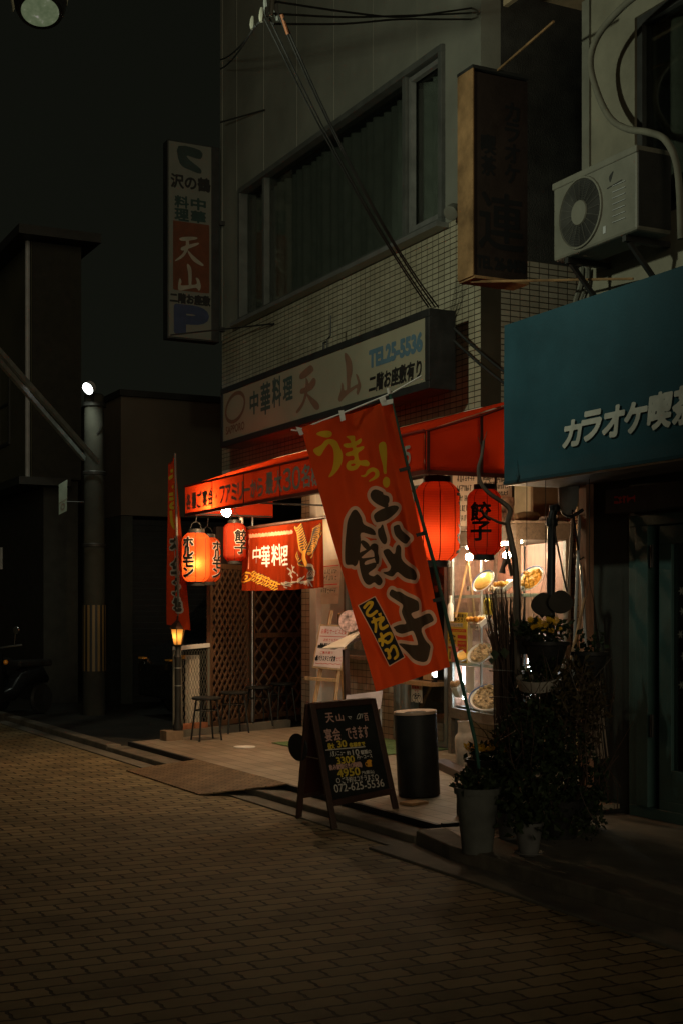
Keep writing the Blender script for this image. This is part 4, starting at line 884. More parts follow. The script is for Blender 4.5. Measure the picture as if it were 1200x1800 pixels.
tl, tr, bl = P(879, 873, Y=10.33), P(902, 873, Y=10.33), P(879, 922, Y=10.33)
o = MB().box((tl.x, 10.332, bl.z), (tr.x, 10.336, tl.z)).build('photo_print', mat('faded_photo', (.55, .36, .26), .5, var=.9, scale=16, bump=0)); tag(o, 'faded photo print pinned beside the dim lantern', 'photo')
o = MB().box((7.24, 10.40, 2.35), (8.04, 10.44, 2.97)).build('display_board', mat('tan_board', (.30, .22, .13), .8)); tag(o, 'tan board behind the hanging handwritten sheets', 'board')
bg_ = MB(); c = P(925, 912, z=12.2); prof_ = [(.02, -.13), (.045, -.11), (.055, -.03), (.05, .05), (.035, .11), (.01, .13)]
bg_.lathe(prof_, (c.x, c.y, 2.352 + .05), 20, (1, -.1, .12)); o = bg_.build('rolled_bag', mat('tan_fabric', (.34, .26, .15), .9, var=.4, scale=25), smooth=True); tag(o, 'crumpled tan bag lying on top of the showcase', 'bag')
# things in the door window
tl = P(722, 1196, X=XG-.08); br = P(741, 1236, X=XG-.08); o = MB().add([tl, (XG-.08, br.y, tl.z), br, (XG-.08, tl.y, br.z), tl + Vector((.004,0,0)), (XG-.076, br.y, tl.z), br + Vector((.004,0,0)), (XG-.076, tl.y, br.z)], [(0,1,2,3),(7,6,5,4),(0,4,5,1),(1,5,6,2),(2,6,7,3),(3,7,4,0)]).build('bicycle_notice', M['paper']); tag(o, 'white notice with red writing and a bicycle drawing in the door window', 'notice')
F = Face(tl, (XG-.08, br.y, tl.z), (XG-.08, tl.y, br.z)); f = F.fr; W_, H_ = F.W, F.H
ink('bicycle_drawing', [ring(W_*.25, H_*.82, W_*.17, W_*.17, .004), ring(W_*.75, H_*.82, W_*.17, W_*.17, .004), stroke([(W_*.25, H_*.82), (W_*.4, H_*.66), (W_*.68, H_*.66), (W_*.75, H_*.82)], .004, 1), stroke([(W_*.4, H_*.66), (W_*.5, H_*.82), (W_*.68, H_*.66)], .004, 1), stroke([(W_*.62, H_*.58), (W_*.72, H_*.58)], .004), stroke([(W_*.34, H_*.6), (W_*.44, H_*.6)], .005), stroke([(W_*.25, H_*.82), (W_*.5, H_*.82)], .003)], .004, F.at, M['ink'], o, lift=.001)
ink('black_lettering', [text('お客様', *f(.1, .04, .9, .16))], .004, F.at, M['ink'], o, grow=.001, lift=.001); ink('red_lettering', [text('駐輪禁止', *f(.06, .22, .94, .38)), text('です', *f(.3, .42, .7, .54))], .004, F.at, M['redink'], o, grow=.001, lift=.001)
c = P(757, 1208, X=XG-.05); o = MB().obox((XG-.06, c.y, 1.06), (.012, 0, 0), (0, .10, 0), (.02, 0, .20)).build('wooden_plank', M['wood'], bevel=.006); tag(o, 'weathered wooden plank propped on the door ledge', 'plank')
o = MB().tube([(XG-.06, 12.0, .845), (XG-.06, 12.0, 1.07)], .028, 14).build('lit_tube', emis('lit_white_tube', (1, .95, .88), 3.5), smooth=True); tag(o, 'short glowing white tube standing on the door ledge', 'light')
b_ = MB().lathe([(.03, 0), (.034, .04), (.034, .05)], (XG-.06, 12.0, .842), 14).build('base', M['black'], o)
o = MB().box((5.95, 11.9, .137), (7.15, 13.5, .138)); o = MB().add([(6.0, 11.75, fz(6.0)+.004), (7.15, 11.75, fz(7.15)+.004), (7.15, 13.5, fz(7.15)+.004), (6.0, 13.5, fz(6.0)+.004), (6.0, 11.75, fz(6.0)+.012), (7.15, 11.75, fz(7.15)+.012), (7.15, 13.5, fz(7.15)+.012), (6.0, 13.5, fz(6.0)+.012)], [(0,3,2,1),(4,5,6,7),(0,1,5,4),(1,2,6,5),(2,3,7,6),(3,0,4,7)]).build('door_mat', mat('green_carpet', (.12, .19, .08), .95, var=.35, scale=12, bump=.8, bscale=300)); tag(o, 'green carpet mat in front of the restaurant door', 'mat')
a_, b_ = P(772, 1345, Z=.16), P(838, 1380, Z=.13); dm = (b_ - a_).normalized()
o = MB().bar((a_.x, a_.y, fz(a_.x)+.03), (b_.x, b_.y, fz(b_.x)+.03), .14, .07).build('wooden_step', M['darkwood'], bevel=.006); tag(o, 'low dark wooden step on the tiles behind the black bin', 'step')
# white urn
c = P(816, 1350, Z=.155); o = MB().lathe([(.068, 0), (.075, .02), (.088, .22), (.092, .26), (.086, .29), (.064, .315), (.062, .33), (.060, .40), (.066, .425), (.056, .425), (.05, .36)], (c.x, c.y, fz(c.x)), 36).build('clay_jar', mat('pale_glazed_clay', (.5, .40, .32), .45, var=.35, scale=8), smooth=True); tag(o, 'pale clay jar with a narrower neck standing below the showcase', 'jar')
# ------------------------------------------------------------------ black bin, chalkboard, easel
c = P(736, 1398, Z=.12); BN = thing('ashtray_bin', 'tall black cylindrical bin with a metal rim, propped on a wood block', 'bin', (c.x, c.y, fz(c.x)))
lean = Vector((-.05, .01, 1)).normalized()
MB().lathe([(.165, .0), (.165, .63), (.160, .64)], (c.x, c.y, fz(c.x) + .012), 48, lean).build('body', M['black'], BN, smooth=True)
MB().lathe([(.168, .632), (.170, .645), (.166, .655), (.085, .645), (.083, .60)], (c.x, c.y, fz(c.x) + .012), 48, lean, False).build('rim', mat('dull_brass_rim', (.5, .36, .27), .5, .3), BN, smooth=True)
MB().lathe([(.083, .615), (0, .612)], (c.x, c.y, fz(c.x) + .012), 32, lean, False).build('ash_tray', M['dark'], BN)
b0 = P(727, 1415, Z=.105); o = MB().obox((b0.x, b0.y, fz(b0.x) + .012), (.09, .03, 0), (-.02, .06, 0), (0, 0, .011)).build('wood_block', M['wood'], bevel=.003); tag(o, 'flat wood block wedged under the black bin', 'wood block')
fl_, fr_, bl_, br_ = P(588, 1458, Z=0), P(697, 1432, Z=.06), P(525, 1438, Z=0), P(629, 1414, Z=.06)
tp_l = P(548, 1237, z=10.0); tp_r = ray(654, 1228); _n = (fl_ - tp_l).cross(fr_ - fl_); tp_r = O + tp_r * ((tp_l - O).dot(_n) / tp_r.dot(_n))
CB = thing('chalkboard_stand', 'folding black chalkboard stand with coloured handwritten menu at the porch edge', 'menu board', tuple((fl_ + fr_ + bl_ + br_) / 4))
wv = (fr_ - fl_).normalized()
tbl, tbr = tp_l + Vector((-.01, .04, 0)), tp_r + Vector((-.01, .04, 0))
for nm, (t0, t1, b0, b1) in (('front_frame', (tp_l, tp_r, fl_, fr_)), ('rear_frame', (tbl, tbr, bl_, br_))):
    mb = MB().bar(t0, b0, .045, .028, (0, 1, 0)).bar(t1, b1, .045, .028, (0, 1, 0))
    mb.bar(t0 + (b0-t0)*.02, t1 + (b1-t1)*.02, .024, .045); mb.bar(t0.lerp(b0, .80), t1.lerp(b1, .80), .024, .045); mb.build(nm, M['darkwood'], CB, bevel=.004)
dn = (fl_ - tp_l).normalized(); nrm = wv.cross(dn).normalized(); nrm = nrm if nrm.dot(O - tp_l) > 0 else -nrm
q1, q2_, q3, q4 = tp_l.lerp(fl_, .05) + wv*.018, tp_r.lerp(fr_, .05) - wv*.018, tp_r.lerp(fr_, .79) - wv*.018, tp_l.lerp(fl_, .79) + wv*.018
def slab(a, b, c, d, n, th): return MB().add([a, b, c, d, a - n*th, b - n*th, c - n*th, d - n*th], [(0,1,2,3),(7,6,5,4),(0,4,5,1),(1,5,6,2),(2,6,7,3),(3,7,4,0)])
slab(q1, q2_, q3, q4, nrm, .008).build('board_panel', M['board'], CB)
r1, r2, r3, r4 = tbl.lerp(bl_, .05), tbr.lerp(br_, .05), tbr.lerp(br_, .79), tbl.lerp(bl_, .79)
slab(r1, r2, r3, r4, Vector((0, 1, .2)).normalized(), .008).build('rear_panel', mat('dark_red_board', (.05, .015, .012), .6), CB)
MB().tube([tp_l.lerp(fl_, .45), tbl.lerp(bl_, .45)], .004, 5).tube([tp_r.lerp(fr_, .45), tbr.lerp(br_, .45)], .004, 5).build('stay_chain', M['steel'], CB)
F = Face(q1, q2_, q4)
cbx = lambda x, y: F.xy(500 + x/5.4545, 1220 + y/5.4545)
def cb(s_, a, b, **k): x0, y0 = cbx(*a); x1, y1 = cbx(*b); return text(s_, x0, y0, x1, y1, **k)
ink('pink_chalk', [cb('天', (385,185), (478,268)), cb('山', (488,195), (570,255)), cb('宴会', (375,335), (545,440)), cb('できます', (580,320), (810,415)), cb('百', (752,185), (806,255)),
   cb('飲み放題付き(2時間)', (425,680), (742,706))], .0045, F.at, M['chalkpink'], CB, grow=.0016, lift=.001)
ink('white_chalk', [cb('で', (600,215), (645,240)), stroke([cbx(395,538), cbx(770,505)], .0028), cb('人気メニュー', (430,548), (580,588)), cb('約', (592,545), (632,582)), cb('10', (645,535), (716,582)), cb('種類の', (722,540), (830,570)), cb('円〜コース', (690,590), (840,612)), cb('円(税込)', (735,738), (858,764)),
   cb('ご予約はコチラまで', (545,800), (860,820)), cb('072-625-5536', (470,870), (955,886)), stroke([cbx(690,240), cbx(700,200), cbx(720,190), cbx(715,230), cbx(700,240)], .002), stroke([cbx(720,235), cbx(730,195), cbx(745,195), cbx(738,230)], .002),
   ring(*cbx(515, 830), .014, .016, .002), ring(*cbx(880, 795), .014, .016, .002)], .0038, F.at, M['chalkwhite'], CB, grow=.0008, lift=.001)
ink('yellow_chalk', [cb('最大', (412,475), (485,525)), cb('30', (500,450), (598,505)), cb('名様まで', (615,470), (770,495)), cb('3300', (495,608), (672,655)), cb('4950', (500,725), (725,775))], .004, F.at, M['chalkyellow'], CB, grow=.0022, lift=.001)
x0, y0 = cbx(785, 645); x1, y1 = cbx(835, 695)
ink('beer_mug_drawing', [rect(x0, y0, x1, y1), ring(x0 - .006, (y0+y1)/2, .010, .014, .003), disc(x0+.008, y0, .009, .008), disc(x0+.022, y0-.003, .010, .009), disc(x0+.034, y0, .009, .008)], .004, F.at, M['orange'], CB, lift=.0013)
c = bl_.lerp(tbl, .62); o = MB().lathe([(.10, -.006), (.105, 0), (.10, .006)], (c.x - .03, c.y + .05, c.z), 32, (.9, .3, .1)).build('round_fan', M['black'], smooth=True); tag(o, 'round black disc hung on the side of the chalkboard stand', 'disc')
# easel with a menu board in front of the wall
E_ = thing('easel', 'wooden easel with a pink lettered menu beside the entrance', 'easel', tuple(P(575, 1290, z=14.3)))
zE = 14.2; top1, top2 = P(590, 1073, z=zE+.1), P(608, 1075, z=zE+.1)
MB().bar(P(583, 1073, z=zE+.12), P(545, 1278, z=zE-.2), .04, .022, (0, 1, 0)).build('leg', M['wood'], E_, bevel=.003)
MB().bar(P(607, 1075, z=zE+.12), P(583, 1285, z=zE-.25), .04, .022, (0, 1, 0)).build('leg', M['wood'], E_, bevel=.003)
MB().bar(P(596, 1078, z=zE+.18), P(606, 1262, z=zE+.75), .035, .02, (0, 1, 0)).build('rear_leg', M['wood'], E_, bevel=.003)
MB().bar(P(535, 1192, z=zE-.12), P(592, 1196, z=zE-.16), .03, .035).build('ledge', M['wood'], E_, bevel=.003)
a_, b_, c_, d_ = P(562, 1097, z=zE), P(616, 1099, z=zE-.05), P(600, 1179, z=zE-.16), P(548, 1174, z=zE-.1)
nE = (b_-a_).cross(d_-a_).normalized(); _r = ray(600, 1179); c_ = O + _r * ((a_ - O).dot(nE) / _r.dot(nE)); nE = nE if nE.dot(O-a_) > 0 else -nE
MN = slab(a_, b_, c_, d_, nE, .02).build('menu_frame', M['wood'], E_, bevel=.003)
ia, ib, ic, id_ = [p_.lerp((a_+b_+c_+d_)/4, .09) + nE*.003 for p_ in (a_, b_, c_, d_)]
slab(ia, ib, ic, id_, nE, .002).build('menu_sheet', mat('pink_menu_paper', (.70, .52, .48), .7, var=.08), MN)
F = Face(ia, ib, id_); f = F.fr
ink('red_lettering', [text('お得なサービス定食', *f(.06, .06, .95, .19)), stroke([(F.W*.04, F.H*.25), (F.W*.96, F.H*.25)], .003), text('お好きな方を', *f(.2, .30, .72, .38)), text('ご飯大盛り', *f(.15, .62, .6, .69)), text('七六〇', *f(.76, .74, .97, .86))] + [stroke([(F.W*(.05+i*.09), F.H*(.925 + .015*(i % 2))) for i in range(11)], .0025)], .003, F.at, M['redink'], MN, grow=.0004, lift=.001)
ink('black_lettering', [text('酢豚定食', *f(.1, .42, .66, .56)), text('豚バラスタミナ定食', *f(.04, .73, .74, .87))], .003, F.at, M['ink'], MN, grow=.0012, lift=.001)
o = slab(P(622, 1112, z=13.9), P(638, 1106, z=13.8), P(604, 1137, z=13.25), P(566, 1139, z=13.3), Vector((0, 0, 1)), .012).build('open_menu', M['paper']); tag(o, 'white folded menu lying open in front of the easel', 'menu')
F = Face(P(622, 1112, z=13.9) + Vector((0,0,.002)), P(638, 1106, z=13.8) + Vector((0,0,.002)), P(566, 1139, z=13.3) + Vector((0,0,.002)))
# wooden box stand that carries the menu, hanging sheets beside the door
o = MB().bar(P(607, 1142, z=13.4), P(612, 1290, z=13.6), .05, .05).bar(P(585, 1139, z=13.35), P(640, 1118, z=13.7), .06, .03).build('menu_stand', M['darkwood']); tag(o, 'dark wooden post stand under the open menu', 'stand')
tl, tr, bl = P(567, 985, X=XG-.02), P(600, 985, X=XG-.02), P(567, 1062, X=XG-.02)
o = cloth_grid(tl, (XG-.02, tr.y, tl.z), (XG-.06, tr.y, bl.z), (XG-.04, tl.y, bl.z), 12, 12, .012, 4).build('hanging_menu', M['paper'], smooth=True); tag(o, 'cream paper menu with red lines hanging on the white wall', 'menu')
F = Face(tl + Vector((-.012, 0, 0)), (XG-.032, tr.y, tl.z), (XG-.075, tl.y, bl.z)); f = F.fr
ink('red_lines', [stroke([(F.W*.05, F.H*.15), (F.W*.95, F.H*.14)], .006), stroke([(F.W*.05, F.H*.57), (F.W*.95, F.H*.56)], .006)], .008, F.at, M['redink'], o, lift=.004)
ink('writing', F.scribble(*f(.1, .22, .9, .32), .004, 7, 3) + F.scribble(*f(.1, .36, .9, .46), .004, 7, 8) + F.scribble(*f(.1, .64, .9, .76), .004, 7, 9), .006, F.at, M['greyprint'], o, lift=.004)
o = MB().lathe([(.0, 0), (.11, .004), (.115, .0)], P(614, 1092, z=13.9), 28, (-.6, -.7, .2)).build('paper_fan', mat('patterned_paper', (.6, .38, .34), .7, var=.9, scale=22)); tag(o, 'round patterned paper fan standing behind the easel', 'fan')
o = MB().box((6.35, 11.55, fz(6.4) + .28), (6.36, 12.05, fz(6.4) + .50)); o = slab(P(608, 1222, z=12.8), P(672, 1214, z=12.9), P(668, 1246, z=12.8), P(606, 1254, z=12.7), Vector((-.5, -.8, .1)).normalized(), .02).build('clear_panel', mat('dusty_plastic', (.40, .32, .32), .5, var=.2)); tag(o, 'pale plastic panel standing behind the chalkboard stand', 'panel')
for q0 in (P(609, 1252, z=12.75), P(668, 1246, z=12.85)): MB().bar(q0, (q0.x, q0.y, fz(q0.x)), .02, .02).build('foot', M['grey'], o)

# ------------------------------------------------------------------ chequer plate ramp
a_, b_, c_, d_ = Vector((4.79, P(345, 1337, Z=.1).y, .114)), Vector((4.79, P(484, 1382, Z=.1).y, .114)), Vector((4.16, P(420, 1392, Z=.01).y, .012)), Vector((4.16, P(296, 1350, Z=.01).y, .012))
m, t_, out = nt('chequer_plate'); b = nd(t_, 'BsdfPrincipled', Roughness=.7); b.inputs['Specular IOR Level'].default_value = .15; tc = nd(t_, 'TexCoord'); mp = nd(t_, 'Mapping'); mp.inputs['Rotation'].default_value = (0, 0, R(45)); t_.links.new(tc.outputs['Object'], mp.inputs[0])
br = nd(t_, 'TexBrick', Scale=1.0); br.offset = .5; br.inputs['Brick Width'].default_value = .11; br.inputs['Row Height'].default_value = .042; br.inputs['Mortar Size'].default_value = .010; br.inputs['Mortar Smooth'].default_value = .6; t_.links.new(mp.outputs[0], br.inputs['Vector'])
r_, n_ = noise_col(t_, (.24, .165, .095), .5, 5, tc.outputs['Object']); mx_ = nd(t_, 'Mix', data_type='RGBA'); mx_.inputs[7].default_value = (.11, .075, .043, 1); t_.links.new(br.outputs['Fac'], mx_.inputs[0]); t_.links.new(r_.outputs[0], mx_.inputs[6]); t_.links.new(mx_.outputs[2], b.inputs['Base Color']); bp = nd(t_, 'Bump', Strength=.8, Distance=.004, invert=True); t_.links.new(br.outputs['Fac'], bp.inputs['Height']); t_.links.new(bp.outputs[0], b.inputs['Normal']); t_.links.new(b.outputs[0], out.inputs[0])
o = slab(a_, b_, c_, d_, Vector((0, 0, 1)), .010).build('kerb_ramp', m); tag(o, 'brown chequered metal ramp plate from the road up to the porch', 'ramp')

# ------------------------------------------------------------------ lattice screens, fence, lamp, stools
def lattice(label, a, b, z0, z1, pitch=.105, wslat=.034, door=False):
    a, b = Vector(a), Vector(b); L = (b - a).length; u = (b - a) / L; n = Vector((u.y, -u.x, 0)); n = n if n.dot(O - a) > 0 else -n
    t = thing('lattice_screen', label, 'screen', (a.x, a.y, z0), 'wooden lattice screens at the back of the porch'); H = z1 - z0; Z = Vector((0, 0, 1))
    fr = MB()
    for x in (0, L): fr.bar(a + u*x + Z*z0, a + u*x + Z*z1, .06, .05, (n.x, n.y, 0))
    for z in (z0 + .06, z1 - .03) + ((z0 + H*.48,) if door else ()): fr.bar(a + u*.03 + Z*z, a + u*(L-.03) + Z*z, .045, .06)
    fr.build('frame', M['lattice'], t)
    for s_, nm in ((1, 'rising_slats'), (-1, 'falling_slats')):
        mb = MB(); k_ = -H
        while k_ < L + H:
            pts = []      # line x = k_ + s*z clipped to the panel
            za, zb = 0.06, H - .03
            xa, xb = (k_ + za, k_ + zb) if s_ > 0 else (k_ + H - za, k_ + H - zb)
            def clip(x0, y0, x1, y1):
                t0, t1 = 0, 1; dx = x1 - x0
                for lo, sg in ((.02, 1), (L-.02, -1)):
                    if dx == 0: continue
                    tt = (lo - x0) / dx
                    if (dx*sg) > 0: t0 = max(t0, tt)
                    else: t1 = min(t1, tt)
                return None if t0 >= t1 else ((x0+dx*t0, y0+(y1-y0)*t0), (x0+dx*t1, y0+(y1-y0)*t1))
            r_ = clip(xa, za, xb, zb)
            if r_:
                p0, p1 = r_; off = n * (.011 if s_ > 0 else -.002)
                mb.bar(a + u*p0[0] + Z*(z0+p0[1]) + off, a + u*p1[0] + Z*(z0+p1[1]) + off, wslat, .010, tuple(n))
            k_ += pitch * 1.414
        mb.build(nm, M['lattice'], t)
    return t
lattice('left wooden lattice screen behind the row of stools', (6.02, 15.38, 0), (6.82, 16.1, 0), .14, 2.15)
lattice('right wooden lattice screen with a middle rail under the door curtain', (6.86, 16.05, 0), (8.2, 16.75, 0), .16, 2.45, .15, .03, True)
o = MB().box((6.75, 17.0, .05), (9.2, 17.1, 2.7)).box((9.1, 15.5, .05), (9.2, 17.0, 2.9)).build('dark_wall', M['darkwood']); tag(o, 'dark boarded wall behind the lattice screens', 'wall')
c = P(459, 1290, z=17.0); o = MB().tube([(6.84, 16.0, .16), (6.84, 16.0, 2.9)], .022, 10).build('metal_post', M['steel'], smooth=True); tag(o, 'slim metal post between the two lattice screens', 'post')
# brick edging
bk = MB(); bw_ = []
o = MB().prism([(5.28, 14.78), (5.36, 14.74), (7.2, 15.62), (7.2, 15.75)], .06, .20).build('edging_wall', M['concrete']); tag(o, 'low concrete edging along the left side of the porch', 'edging')
M['brick'] = mat('red_brick', (.30, .12, .06), .85, var=.35, scale=9)
for i, (xx, yy, rz) in enumerate(((5.52, 14.93, .45), (5.75, 15.04, .45))):
    o = MB().obox((xx, yy, .232), Vector((math.cos(rz), math.sin(rz), 0))*.105, Vector((-math.sin(rz), math.cos(rz), 0))*.05, (0, 0, .031)).build('brick', M['brick'], bevel=.004)
    tag(o, ('red brick on the edging nearest the post lamp', 'red brick on the edging beside the first stool')[i], 'brick', 'bricks on the edging')
o = MB().box((5.16, 14.50, .06), (5.36, 14.72, .22)).build('base_block', mat('brown_concrete_block', (.24, .17, .11), .85, var=.35)); tag(o, 'ribbed brown block at the foot of the post lamp', 'block')
# mesh fence
FN = thing('mesh_fence', 'wire mesh fence panel with a white top rail left of the lattice', 'fence', (5.45, 14.95, .2))
fa, fb = Vector((5.42, 14.98, 0)), Vector((6.0, 15.36, 0)); fu = (fb - fa); FL = fu.length; fu.normalize(); Z = Vector((0, 0, 1))
MB().bar(fa + Z*1.135, fb + Z*1.16, .04, .05).build('top_rail', M['white'], FN, bevel=.004)
MB().tube([fa + Z*.2, fa + Z*1.12], .016, 8).build('post', M['acwhite'], FN); MB().tube([fb + Z*.2, fb + Z*1.12], .016, 8).build('post', M['acwhite'], FN)
wm = MB(); k_ = -1.0
while k_ < FL + 1.0:
    for s_ in (1, -1):
        pts = []
        for i in range(41):
            z = .22 + i*.0222; x = k_ + s_*(z-.22)*.55 + .006*s_*math.sin(i*1.6)
            if 0 < x < FL: pts.append(fa + fu*x + Z*z)
        if len(pts) > 2: wm.tube(pts, .0026, 4, False)
    k_ += .055
wm.build('wire_mesh', M['acwhite'], FN)
o = MB().obox((5.80, 15.38, .62), fu*.10, Vector((-fu.y, fu.x, 0))*.03, Z*.42).build('leaning_board', M['cream']); tag(o, 'pale board leaning behind the mesh fence', 'board')
# post lamp
c = Vector((5.33, 14.60, 0)); PL = thing('post_lamp', 'small lit lantern lamp on a dark post beside the narrow banner', 'lamp', (c.x, c.y, .22))
MB().lathe([(.055, .22), (.06, .26), (.045, .30), (.036, .36), (.036, 1.02), (.045, 1.05), (.03, 1.08), (.028, 1.16), (.06, 1.185)], (c.x, c.y, 0), 20).build('post', M['dark'], PL, smooth=True)
MB().lathe([(.036, .0), (.040, .0), (.040, .012), (.036, .012)], (c.x, c.y, .72), 16, None, False).lathe([(.036, .0), (.040, .0), (.040, .012), (.036, .012)], (c.x, c.y, .92), 16, None, False).build('band', M['alu'], PL)
hd = MB()
for k_ in range(6):
    a = k_*math.pi/3; hd.bar((c.x + .05*math.cos(a), c.y + .05*math.sin(a), 1.18), (c.x + .085*math.cos(a), c.y + .085*math.sin(a), 1.37), .008, .008)
hd.lathe([(.054, 1.175), (.056, 1.19), (.05, 1.19)], (c.x, c.y, 0), 6, None, True).lathe([(.10, 1.365), (.105, 1.375), (.06, 1.43), (.02, 1.465), (.012, 1.49), (.018, 1.505), (0, 1.52)], (c.x, c.y, 0), 6, None, True)
hd.build('lantern_cage', mat('dark_bronze', (.05, .028, .018), .5, .4), PL)
MB().lathe([(.048, 1.19), (.08, 1.366)], (c.x, c.y, 0), 6, None, False).build('lantern_glass', cloth('frosted_amber_glass', (.8, .5, .2), .85, (.95, .6, .22)), PL)
l = bpy.data.lights.new('lamp_flame', 'POINT'); l.energy = .55; l.shadow_soft_size = .02; l.color = (1, .55, .2); lo = bpy.data.objects.new('lamp_flame', l); COL.objects.link(lo); lo.location = (-.0, 0, 1.29 - .22); lo.parent = PL
# stools
def stool(x, y, label):
    z = fz(x); t = thing('stool', label, 'stool', (x, y, z), 'round stools in front of the lattice')
    MB().lathe([(.155, .455), (.165, .462), (.165, .478), (.150, .488), (0, .490)], (x, y, z), 32, None, True).build('seat', M['black'], t, smooth=True)
    for k_ in range(4):
        a = math.pi/4 + k_*math.pi/2; d = Vector((math.cos(a), math.sin(a), 0))
        MB().tube([Vector((x, y, z + .455)) + d*.08, Vector((x, y, z + .44)) + d*.125, Vector((x, y, z)) + d*.185], .011, 8).build('leg', M['dark'], t, smooth=True)
    MB().lathe([(.13, 0), (.137, .006), (.13, .012), (.123, .006), (.13, 0)], (x, y, z + .33), 32, None, False).build('ring', M['dark'], t, smooth=True)
    return t
c = P(363, 1300, Z=.13); s0 = stool(c.x, c.y, 'round black stool with metal legs nearest the mesh fence')
for q_, lb in ((P(412, 1288, Z=.14), 'second round black stool from the mesh fence'), (P(455, 1275, Z=.16), 'third round black stool, near the metal post'), (P(497, 1266, Z=.18), 'farthest round black stool in the dark porch corner')):
    copy_tree(s0, (q_.x, q_.y, fz(q_.x)), lb)

# ------------------------------------------------------------------ neighbour building on the right
XN, YC = 6.35, 8.45
NB = thing('neighbour_building', 'dark two storey bar building with a teal framed glass door', 'building', (XN, YC, 0))
M['nwall'] = mat('dark_brown_cladding', (.04, .042, .036), .7, var=.35, scale=3)
M['ncream'] = mat('grimy_cream_wall', (.16, .15, .11), .8, var=.35, scale=1.5)
M['tealpaint'] = mat('teal_door_paint', (.045, .09, .085), .45, var=.25, scale=3)
MB().box((XN, -6, .08), (XN+.2, 6.45, 3.3)).box((XN, 7.90, .08), (XN+.2, YC-.12, 3.3)).box((XN, 6.45, 2.25), (XN+.2, 7.90, 3.3)).build('ground_wall', M['nwall'], NB)
MB().box((XN-.07, YC-.12, .08), (XN+.1, YC-.03, 3.2)).build('wooden_corner_post', wood('aged_red_post', (.30, .15, .09)), NB)
MB().box((XN+.02, YC-.028, .08), (XN+.14, YC+.03, 3.2)).build('pale_corner_board', M['greywood'], NB)
MB().box((XN+.2, YC-.2, .08), (14, YC-.03, 7)).build('side_wall', M['nwall'], NB)
MB().box((XN, -6, 3.3), (XN+.2, YC-.03, 4.35)).box((XN, 7.85, 4.35), (XN+.2, YC-.03, 6.2)).box((XN, -6, 5.85), (XN+.2, 7.85, 6.2)).build('upper_wall', M['ncream'], NB)
MB().box((XN-.02, YC-.09, 3.3), (XN+.03, YC, 6.2)).build('corner_trim', M['acwhite'], NB)
nw = frame_yz(MB(), XN+.02, 4.2, 7.85, 4.35, 5.85, .06, .1).box((XN+.03, 6.0, 4.41), (XN+.1, 6.06, 5.79)).box((XN+.03, 7.2, 4.41), (XN+.1, 7.26, 5.79)).build('window', M['dark'], NB)
MB().box((XN+.06, 4.26, 4.41), (XN+.066, 7.79, 5.79)).build('pane', M['darkglass'], nw)
cv = MB(); prev = None; y = 4.3
while y < 7.79:
    p_ = (y, .22 + .045*math.sin(y*22))
    if prev: cv.quad((XN+prev[1], prev[0], 4.38), (XN+p_[1], p_[0], 4.38), (XN+p_[1], p_[0], 5.80), (XN+prev[1], prev[0], 5.80))
    prev = p_; y += .02
cv.build('curtain', mat('dull_curtain', (.10, .105, .085), .8), nw, smooth=True)
ev = MB().box((XN-.62, -6, 6.2), (XN+3, YC+.12, 6.26)).box((XN-.64, -6, 6.10), (XN-.60, YC+.14, 6.32)); ev.build('eave', mat('brown_eave_board', (.20, .15, .09), .8, var=.3), NB)
sl = MB()
for i in range(4): sl.box((XN-.10 - .0*i, 4.0, 5.92 + .075*i), (XN-.01, 7.3, 5.935 + .075*i))
sl.build('shutter_slats', M['dark'], NB)
nd_ = frame_yz(MB(), XN-.02, 6.45, 7.89, .085, 2.25, .08, .16).box((XN-.03, 7.67, .165), (XN+.1, 7.805, 2.17))
DR = nd_.build('door_frame', M['tealpaint'], NB, bevel=.005)
lf_ = frame_yz(MB(), XN-.012, 6.60, 7.57, .10, 2.16, .13, .05).box((XN-.012, 6.73, .23), (XN+.038, 7.44, .45)).build('door', M['tealpaint'], NB, bevel=.004)
MB().box((XN+.014, 6.73, .45), (XN+.02, 7.44, 2.03)).build('pane', M['darkglass'], lf_)
for z in (.75, 1.95): MB().tube([(XN-.03, 7.62, z-.08), (XN-.03, 7.62, z+.08)], .014, 8).build('hinge', M['black'], lf_)
MB().box((XN+.6, 5, .1), (XN+.65, 8.1, 3)).build('dark_interior', M['black'], NB)
MB().box((XN-.16, 5.2, 2.27), (XN-.021, 7.98, 2.44)).build('sign_strip', mat('grey_shop_strip', (.07, .07, .07), .5), NB)
F = Face((XN-.161, 7.98, 2.44), (XN-.161, 5.2, 2.44), (XN-.161, 7.98, 2.27)); ink('red_lettering', F.scribble(.10, .06, .34, .11, .006, 5, 12), .006, F.at, M['redink'], NB, lift=.001)
ns = MB().box((XN-.014, 6.95, 1.42), (XN-.0125, 7.30, 1.78)).build('door_notice', mat('grey_notice_paper', (.22, .22, .20), .7, var=.2), lf_)
ns.location = (.024, 0, 0)
F = Face((XN+.0095, 7.30, 1.78), (XN+.0095, 6.95, 1.78), (XN+.0095, 7.30, 1.42)); ink('notice_marks', [s_ for i in range(6) for s_ in F.scribble(.02, .03 + i*.055, .33, .06 + i*.055, .003, 8, 40 + i)], .004, F.at, M['greyprint'], lf_, lift=.001)
st = []
for i, (y_, z_) in enumerate(((7.36, 1.70), (7.35, 1.56), (7.37, 1.40), (7.34, 1.25), (7.36, 1.05), (7.32, .92))):
    for k_ in range(3): a = k_*math.pi/3; st.append(stroke([(8-y_ - .028*math.cos(a), 2 - z_ - .028*math.sin(a)), (8-y_ + .028*math.cos(a), 2 - z_ + .028*math.sin(a))], .004))
ink('snowflake_stickers', st, .005, lambda x, y, h: Vector((XN+.012 - h, 8 - x, 2 - y)), M['acwhite'], lf_, lift=.001)
